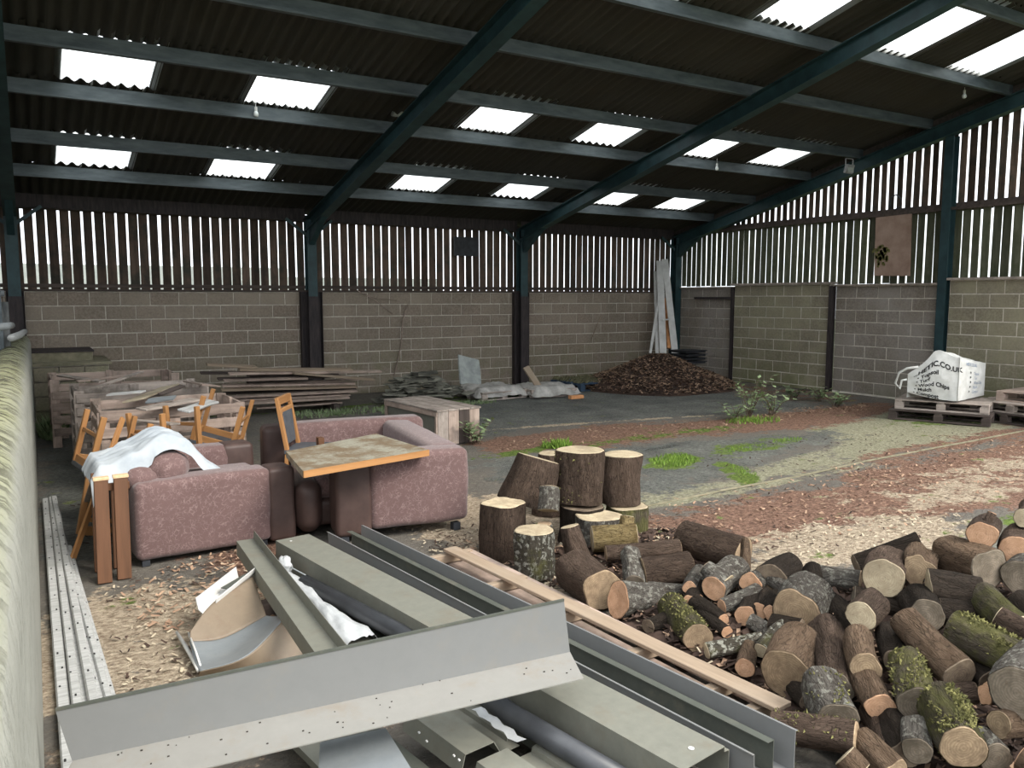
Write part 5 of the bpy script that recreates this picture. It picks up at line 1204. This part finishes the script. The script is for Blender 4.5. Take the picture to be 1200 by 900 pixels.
sackpile(7.35,12.95,1.05,.95,.22,'dirty white sack spread over the left pallet beside the stone slab',1)
pallet((8.4,12.75,0), -.1, 'weathered pallet carrying a crumpled sack in front of the steel post', M['grey_plank'], .95, .85)
sackpile(8.4,12.72,1.05,.95,.20,'crumpled dirty sack over the right pallet beside the leaning plank',2)
a = PY(638,452,12.4); a.z = .04; b_ = PY(616,430,12.75); tag(board('plank', a, b_, .13, .03, M['plank'], None, (0,-1,.3), rough=.002), 'short pale plank propped against the sacks below the steel post', 'plank')
pallet((10.0,13.3,0), .05, 'dark wet pallet in front of the back wall left of the bark heap', M['navy'], 1.5, 1.0)
mb = MB()
for i in range(300):
    x = 10.0+random.uniform(-.7,.7); y = 13.3+random.uniform(-.45,.45); e = .03; mb.bar((x-e,y,.155), (x+e,y+random.uniform(-e,e),.175+random.uniform(0,.05)), .05, .02)
tag(obj('moss_clump', mb, simple('dull_moss',(.06,.055,.03),(.17,.16,.09),12,.95)), 'dull moss and bark covering the dark wet pallet', 'moss', kind='stuff')

# ---------------------------------------------------------------- bark chip heap
mb = MB(); cx, cy = 11.2, 12.7; n = 80
def mound(x, y):
    dx, dy = (x-cx)/1.75, (y-cy)/1.45; r = math.sqrt(dx*dx+dy*dy)*(1+.12*noise.noise(Vector((x*1.3, y*1.3, 0)))); h = .74*max(0, 1-r)**.85
    return min(h, .66)
for i in range(n+1):
    for j in range(n+1):
        x = cx-2.1+4.2*i/n; y = cy-1.7+3.4*j/n; h = mound(x, y); mb.v.append((x, y, h-.02+(.03*noise.noise(Vector((x*8, y*8, 0))) if h > 0 else -.02)))
mb.f = [(i*(n+1)+j, (i+1)*(n+1)+j, (i+1)*(n+1)+j+1, i*(n+1)+j+1) for i in range(n) for j in range(n)]
t = thing('bark_heap', 'heap of reddish brown bark chips in the far corner', 'bark heap', (cx, cy, 0)); tag(obj('packed_bark', mb, M['chip_dark'], t, True), kind='stuff')
def chips(name, pts, m_, size, parent=None, label=None, cat=None):
    mb = MB()
    for (x, y, z) in pts:
        s = size*random.uniform(.5, 1.4); an = random.random()*6.28; a = Vector((math.cos(an), math.sin(an), random.uniform(-.45,.45)))*s; b2 = Vector((-math.sin(an), math.cos(an), random.uniform(-.4,.4)))*s*.4; c0 = Vector((x, y, z))
        mb.add([c0-a-b2*.6, c0+a-b2, c0+a*.8+b2, c0-a+b2], [(0,1,2,3)])
    if mb.v: tag(obj(name, mb, m_, parent), label, cat, kind='stuff')
pts = []
for _ in range(14000):
    x, y = random.uniform(cx-1.8, cx+1.8), random.uniform(cy-1.5, cy+1.5); h = mound(x, y)
    if h > .02: pts.append((x, y, h+random.uniform(-.005,.02)))
chips('bark_chips', [p for k, p in enumerate(pts) if k % 3], M['chip'], .027, t); chips('dark_bark_chips', [p for k, p in enumerate(pts) if not k % 3], M['chip_dark'], .027, t)
# loose chips on floor
def scatter(n, region, size, m_, name, lab):
    out = []
    for _ in range(n):
        cx_, cy_, rx, ry = region[random.randrange(len(region))]; a = random.random()*6.28; r = math.sqrt(random.random()); out.append((cx_+rx*r*math.cos(a), cy_+ry*r*math.sin(a), random.uniform(.0,.012)))
    chips(name, [p for p in out if not (p[0] < .3 and p[1] < 8)], m_, size, fl)
scatter(2600, [(.9,4.6,.9,1.2),(1.0,3.8,.9,.6),(3.2,5.2,.8,1.0),(5.4,3.8,1.5,.5),(2.9,4.6,.6,.6)], .014, M['chip_pale'], 'sawdust_flakes', 'pale sawdust flakes scattered between sofas and log heap')
scatter(3800, [(6.5,4.7,2.6,.9),(9.5,5.0,2.5,.8),(1.2,5.2,.8,.8),(3.0,4.8,.8,.5),(7.5,8.5,2.8,.5),(11.2,8.6,1.4,.4)], .018, M['chip'], 'bark_flakes', 'reddish bark flakes scattered over the yard floor')
scatter(1800, [(1.0,4.6,.9,1.3),(.7,7.4,.5,1.4),(5.5,4.4,2.2,.9),(3.1,5.0,.7,.7),(8.5,6,2.5,1)], .016, M['chip_dark'], 'dark_flakes', 'dark wood crumbs scattered over the yard floor')

# ---------------------------------------------------------------- white boards leaning in the corner
wb = [((762,414),(775,330),.06,14.3,'thin white strip leaning furthest left in the corner'),((777,414),(773,306),.16,14.35,'wide white board leaning left of centre in the corner'),((791,414),(779,304),.15,14.3,'wide white board leaning right of centre in the corner'),((784,408),(780,350),.08,14.4,'orange-brown board seen between the white ones in the corner'),((770,414),(768,318),.08,14.45,'narrow white board behind the wide ones in the corner')]
for k, (q0, q1, w_, y, lab) in enumerate(wb):
    a = PY(*q0, y-.5); b_ = PY(*q1, y+.25); a = a+(a-b_).normalized()*((a.z)/max(.2,(b_-a).normalized().z))*.0
    tag(board('white_board' if k != 3 else 'brown_board', a, b_, w_, .03, M['orange'] if k == 3 else M['white_pvc'], None, (-.5,-1,0), rough=.002), lab, 'board')
a, b_ = PY(776,375,13.85), PY(785,374,13.85); tag(board('cross_piece', a, b_, .03, .03, M['white_pvc']), 'short white batten between the two wide leaning boards', 'batten')
t = thing('black_trays', 'stack of black plastic trays behind the bark heap', 'tray stack', (13.0,13.2,0))
for k in range(4):
    p = PY(806,424-k*4.2,13.1); mb = MB(); mb.box(p.x-.28,p.y-.25,p.z-.025,p.x+.28,p.y+.25,p.z+.012); mb.box(p.x-.31,p.y-.28,p.z+.012,p.x+.31,p.y+.28,p.z+.026); obj('tray', mb, M['black_plastic'], t)
p = P(675,467,0); mb = MB(); mb.box(p.x-.14,p.y-.05,0,p.x+.14,p.y+.05,.06); item('brick', 'single orange brick lying on the dark floor in front of the back wall', 'brick', mb, M['orange'])

# ---------------------------------------------------------------- pallets and the white bag at the right
bc = P(1108,474,.15); 
ex = (P(1155,472,.15)-P(1125,480,.15)).normalized(); 
pa_ = P(1122,468,.36); pl_ = P(1063,458,.44); pr_ = P(1153,461,.36)
u_ = (pl_-pa_); angb = math.atan2(u_.y, u_.x)
cen = (pl_+pr_)/2
pallet((cen.x-.08, cen.y-.02, 0), angb, 'dark lower pallet under the white bag', M['dark_plank'], 1.35, 1.05)
pallet((cen.x, cen.y, .152), angb, 'grey-brown upper pallet directly under the white bag', M['grey_plank'], 1.25, 1.0)
pallet((12.72,6.25,0), math.pi/2-.1, 'dark bottom pallet at the right edge beside the bag', M['dark_plank'], 1.2, 1.0)
pallet((12.76,6.22,.152), math.pi/2-.05, 'weathered middle pallet at the right edge beside the bag', M['grey_plank'], 1.2, 1.0)
pallet((12.86,6.10,.304), math.pi/2+.05, 'pale brown top pallet at the right edge beside the bag', M['old_plank'], .9, .85)
a = P(1136,477,.02); tag(board('wooden_stake', a, PY(1136,434,a.y+.02), .06, .03, M['old_plank'], None, (-1,-1,0)), 'short upright wooden stake in front of the white bag', 'stake')
# bag body
t = thing('builders_bag', 'white woven bulk bag with black printed lettering on the pallets', 'bulk bag', (cen.x, cen.y, .3))
U = (pl_-pa_); U.z = 0; V = (pr_-pa_)
zt = {'a': .80, 'l': .66, 'r': .72, 'b': .90}
Lu = U.length; Lv = V.length; un = U.normalized(); vn = V.normalized(); nu = Vector((un.y, -un.x, 0))
if nu.dot(Vector((0,0,CH))-pa_) < 0: nu = -nu
nvv = Vector((vn.y, -vn.x, 0))
if nvv.dot(Vector((0,0,CH))-pa_) < 0: nvv = -nvv
def bag_face(s, q):
    """left face: s from the near corner (0) to the left end (1), q up"""
    htop = .97+.10*math.exp(-((s-.40)/.2)**2)-.27*max(0, s-.5)/.5
    p = pa_+U*s; z0_ = .33+.09*s*s; z = z0_+(htop-z0_)*q
    bulge = .05*math.sin(math.pi*min(1, max(0, s)))*math.sin(math.pi*q)+.012*noise.noise(Vector((s*6, q*5, 0)))+.006*noise.noise(Vector((s*18, q*6, 3)))
    return Vector((p.x, p.y, z))+nu*bulge
def bag_face2(s, q):
    htop = .97-.14*s; p = pa_+V*s; z = .33+(htop-.33)*q
    bulge = .04*math.sin(math.pi*s)*math.sin(math.pi*q)+.01*noise.noise(Vector((s*6, q*5, 9)))
    return Vector((p.x, p.y, z))+nvv*bulge
mb = MB(); n = 24
for F__ in (bag_face, bag_face2):
    b0 = len(mb.v)
    for i in range(n+1):
        for j in range(n+1): mb.v.append(tuple(F__(i/n, j/n)))
    mb.f += [(b0+i*(n+1)+j, b0+(i+1)*(n+1)+j, b0+(i+1)*(n+1)+j+1, b0+i*(n+1)+j+1) for i in range(n) for j in range(n)]
# top and far sides
b0 = len(mb.v)
for i in range(n+1):
    for j in range(n+1):
        s, q = i/n, j/n; A1 = bag_face(s, 1); B1 = bag_face2(q, 1)-bag_face(0, 1); p = A1+B1; p.z = (A1.z)*(1-q)+(.83+.06*math.sin(math.pi*s))*q+.03*math.sin(math.pi*q)*noise.noise(Vector((s*4,q*4,1)))
        mb.v.append(tuple(p))
mb.f += [(b0+i*(n+1)+j, b0+(i+1)*(n+1)+j, b0+(i+1)*(n+1)+j+1, b0+i*(n+1)+j+1) for i in range(n) for j in range(n)]
for side in (0, 1):
    b1 = len(mb.v)
    for i in range(n+1):
        s = i/n; tp = Vector(mb.v[b0+(i*(n+1)+n if side == 0 else n*(n+1)+i)]); mb.v += [tuple(tp), (tp.x, tp.y, .34)]
    mb.f += [(b1+2*i, b1+2*i+1, b1+2*i+3, b1+2*i+2) for i in range(n)]
obj('bag_body', mb, M['bag'], t, True)
mb = MB(); seam = [bag_face(0, q/8)+(nu+nvv).normalized()*.008 for q in range(9)]; mb.tube(seam, .008, 6); obj('corner_seam', mb, M['bag'], t, True)
mb = MB(); h0 = bag_face(.93,.98); h1 = bag_face(1.0,.45)
mb.tube([bag_face(.8,1.0), h0+un*.06+Vector((0,0,.05)), h0+un*.17+Vector((0,0,-.02)), h1+un*.17+Vector((0,0,.0)), h1+un*.10+Vector((0,0,-.08)), h1+un*.08+Vector((0,0,.05)), h0+un*.06+Vector((0,0,-.12))], .018, 8); obj('lifting_loop', mb, M['bag'], t, True)
def write(text, s0, q0, size, par, mt, face=bag_face, Lf=None, bold=.0, slope=0):
    cu = bpy.data.curves.new('txt', 'FONT'); cu.body = text; cu.size = 1; cu.offset = bold; cu.resolution_u = 3
    to = bpy.data.objects.new('txt', cu); C.objects.link(to); dg = bpy.context.evaluated_depsgraph_get(); me = bpy.data.meshes.new_from_object(to.evaluated_get(dg)); bpy.data.objects.remove(to)
    bm = bmesh.new(); bm.from_mesh(me); bmesh.ops.triangulate(bm, faces=bm.faces[:]); 
    for v in bm.verts:
        if face is bag_face: s = s0-v.co.x*size/Lu; nrm = nu
        else: s = s0+v.co.x*size/Lv; nrm = nvv
        q = q0+v.co.y*size/.62+slope*(v.co.x*size)
        v.co = face(s, q)+nrm*.007
    bm.to_mesh(me); bm.free(); me.materials.clear(); me.materials.append(M[mt]); o = bpy.data.objects.new('printed_text', me); C.objects.link(o); place(o, Matrix.Identity(4), par); return o
write('...HETIC.CO.UK', .88, .70, .094, t, 'ink', bold=.035, slope=-.05)
for k, w_ in enumerate(('Topsoil','Turf','Wood Chips','Mulch','Compost')):
    write('\u2022 '+w_, .80+.02*k, .55-.125*k, .078, t, 'ink', bold=.03, slope=-.12)
    write('\u25a0' if False else '\u2022', .32, .62-.12*k, .11, t, 'ink', bag_face2, bold=.03)
    write(w_, .45, .62-.12*k, .07, t, 'ink_blue', bag_face2)
write('HETIC.CO.UK', .2, .84, .07, t, 'ink_blue', bag_face2, bold=.01)

# ---------------------------------------------------------------- plants
def weed(x, y, h, n_st, label, spread=.25, seed=0, leaf=.10, name='weed'):
    rs = random.Random(seed); t = thing(name, label, 'weed', (x, y, 0)); st = MB(); lf = MB()
    for k in range(n_st):
        an = rs.random()*6.28; tip = Vector((x+math.cos(an)*spread*rs.uniform(.3,1), y+math.sin(an)*spread*rs.uniform(.3,1), h*rs.uniform(.5,1))); b0 = Vector((x+rs.uniform(-.05,.05), y+rs.uniform(-.05,.05), 0)); mid = b0.lerp(tip, .5)+Vector((0,0,h*.12))
        st.tube([b0, mid, tip], [.007,.005,.003], 5)
        for i in range(11):
            s = .15+.85*i/10; c0 = b0.lerp(mid, s*2) if s < .5 else mid.lerp(tip, s*2-1); a = rs.random()*6.28; d = Vector((math.cos(a), math.sin(a), rs.uniform(-.2,.6))).normalized()*leaf*rs.uniform(.6,1.4); sd_ = d.cross(Vector((0,0,1))).normalized()*leaf*.28
            lf.add([c0, c0+d*.5+sd_, c0+d, c0+d*.5-sd_], [(0,1,2,3)])
    obj('stem', st, M['stem'], t, True); tag(obj('leaf', lf, M['leaf'], t), kind='stuff')
for k, (u, v, h, n, sp, lab) in enumerate([(878,488,.66,11,.38,'tallest leafy weed growing from the bark strip'),(905,486,.46,9,.36,'leafy weed just right of the tallest one'),(860,492,.28,7,.3,'low weed left of the tallest one'),(930,468,.25,7,.35,'trailing weed left of the last two by the block wall'),(958,470,.26,7,.3,'trailing weed in the middle of the row by the block wall'),(980,476,.22,7,.28,'trailing weed at the right end of the row'),(558,520,.3,8,.25,'dark bramble clump beside the wooden chest')]):
    p = P(u, v, 0); weed(p.x, p.y, h, n, lab, sp, k)
def tuft(region, n, label, size=.05, m_='grass', name='grass_patch'):
    mb = MB()
    for _ in range(n):
        cx_, cy_, rx, ry, rot = region[random.randrange(len(region))]; a = random.random()*6.28; r = random.random()**.7; dx, dy = rx*r*math.cos(a), ry*r*math.sin(a); c_, s_ = math.cos(rot), math.sin(rot)
        x, y = cx_+dx*c_-dy*s_, cy_+dx*s_+dy*c_; an = random.random()*6.28; w_ = Vector((math.cos(an), math.sin(an), 0))*size*.14; tip = Vector((x+random.uniform(-1,1)*size*.6, y+random.uniform(-1,1)*size*.6, size*random.uniform(.5,1.2)))
        c0 = Vector((x, y, -.005)); mb.add([c0-w_, c0+w_, tip], [(0,1,2)])
    tag(obj(name, mb, M[m_]), label, 'grass', kind='stuff')
tuft([(6.25,6.8,.4,.25,.5)], 700, 'bright green moss and grass right of the puddle', .035)
tuft([(7.5,6.9,.4,.16,.1),(8.4,7.0,.3,.12,.1)], 350, 'bright green grass line crossing the damp slab', .03)
tuft([(6.5,6.0,.35,.12,1.2)], 120, 'thin green fringe nearer than the bright patch', .03)
tuft([(9.3,8.4,.5,.3,0)], 300, 'grass around the foot of the tall weeds', .06)
tuft([(5.6,8.2,.2,.15,0)], 250, 'small tuft on the bark strip beyond the stumps', .09)
tuft([(4.2,12.4,1.0,.35,0),(6.2,12.3,.9,.2,0),(5.4,12.0,.6,.2,0)], 1400, 'ragged grass along the foot of the plank stack and slates', .07, 'leaf')
tuft([(10.3,11.9,.15,.12,0)], 200, 'fresh green sprig at the left foot of the bark heap', .12)
tuft([(.25,12.4,.15,.5,0)], 200, 'pale grass leaning out beyond the end of the mossy wall', .25, 'leaf')
# dead creeper on the back wall
mb = MB(); mb.tube([PY(462,440,14.66),PY(470,405,14.66),PY(472,375,14.66),PY(478,357,14.66)], .012, 5); mb.tube([PY(418,340,14.66),PY(440,352,14.66),PY(460,368,14.66)], .007, 5); mb.tube([PY(425,345,14.66),PY(445,350,14.66),PY(465,352,14.66)], .006, 5)
item('dead_creeper', 'thin dead creeper stems on the middle bay of the back wall', 'creeper', mb, M['old_plank'], True)
mb = MB(); mb.tube([PY(693,398,14.68),PY(700,380,14.68),PY(704,372,14.68)], .008, 5); item('dead_twig', 'pale twig stuck on the back wall left of the bark heap', 'twig', mb, M['plank'], True)

# ---------------------------------------------------------------- lights and boxes
def bulb(u, v, y, drop, label):
    p = PY(u, v, y); t = thing('light_bulb', label, 'light bulb', p)
    mb = MB(); mb.tube([p+Vector((0,0,drop)), p+Vector((0,0,.06))], .004, 5); obj('cord', mb, M['white_pvc'], t)
    mb = MB(); mb.tube([p+Vector((0,0,.03)), p+Vector((0,0,.08))], .018, 8); obj('lamp_holder', mb, M['white_pvc'], t)
    mb = MB(); mb.tube([p+Vector((0,0,z)) for z in (-.045,-.035,-.01,.015,.035)], [.006,.028,.034,.026,.014], 12); obj('globe', mb, M['lamp_glass'], t, True)
bulb(300,133,10.8,.22,'bare hanging bulb near the left end of the roof')
bulb(840,197,10.8,.2,'bare hanging bulb beneath the roof near the gable')
bulb(1130,112,7.3,.12,'small unlit fitting hanging high at the right')
def flood(u, v, y, label, s=.16):
    p = PY(u, v, y); t = thing('floodlight', label, 'floodlight', p)
    me = board_mesh(s, s*.8, .06, M['lamp_body'], 0, .008); inst('housing', me, frame(p-Vector((s/2,0,0)), p+Vector((s/2,0,0)), (0,-1,-.3)), t)
    mb = MB(); q = p+Vector((0,-.034,-.01)); mb.box(q.x-s*.4,q.y-.004,q.z-s*.3,q.x+s*.4,q.y,q.z+s*.3); obj('glass', mb, M['slab'], t)
    mb = MB(); mb.bar(p+Vector((-s/2,0,0)), p+Vector((-s/2,0,s*.9)), .012,.02); mb.bar(p+Vector((s/2,0,0)), p+Vector((s/2,0,s*.9)), .012,.02); mb.bar(p+Vector((-s/2,0,s*.9)), p+Vector((s/2,0,s*.9)), .02,.012); obj('bracket', mb, M['lamp_body'], t)
flood(467,130,10.7,'small square floodlight hung beside the second rafter',.2)
flood(995,198,9.6,'small floodlight hung under the gable rafter',.2)
p = PY(546,289,14.83); mb = MB(); mb.box(p.x-.27,p.y-.02,p.z-.19,p.x+.27,p.y+.02,p.z+.19); t = thing('black_board', 'black rectangular board fixed on the slats of the middle bay', 'panel', p); obj('board', mb, M['black_plastic'], t)
mb = MB(); pts = [PX(u, v, 13.45) for u, v in ((1042,243),(1044,232),(1050,228),(1056,233),(1056,242),(1048,246))]; mb.tube(pts, .012, 6); item('cable_coil', 'loop of cable hanging on the gable rail above the plywood', 'cable', mb, M['black_plastic'], True)
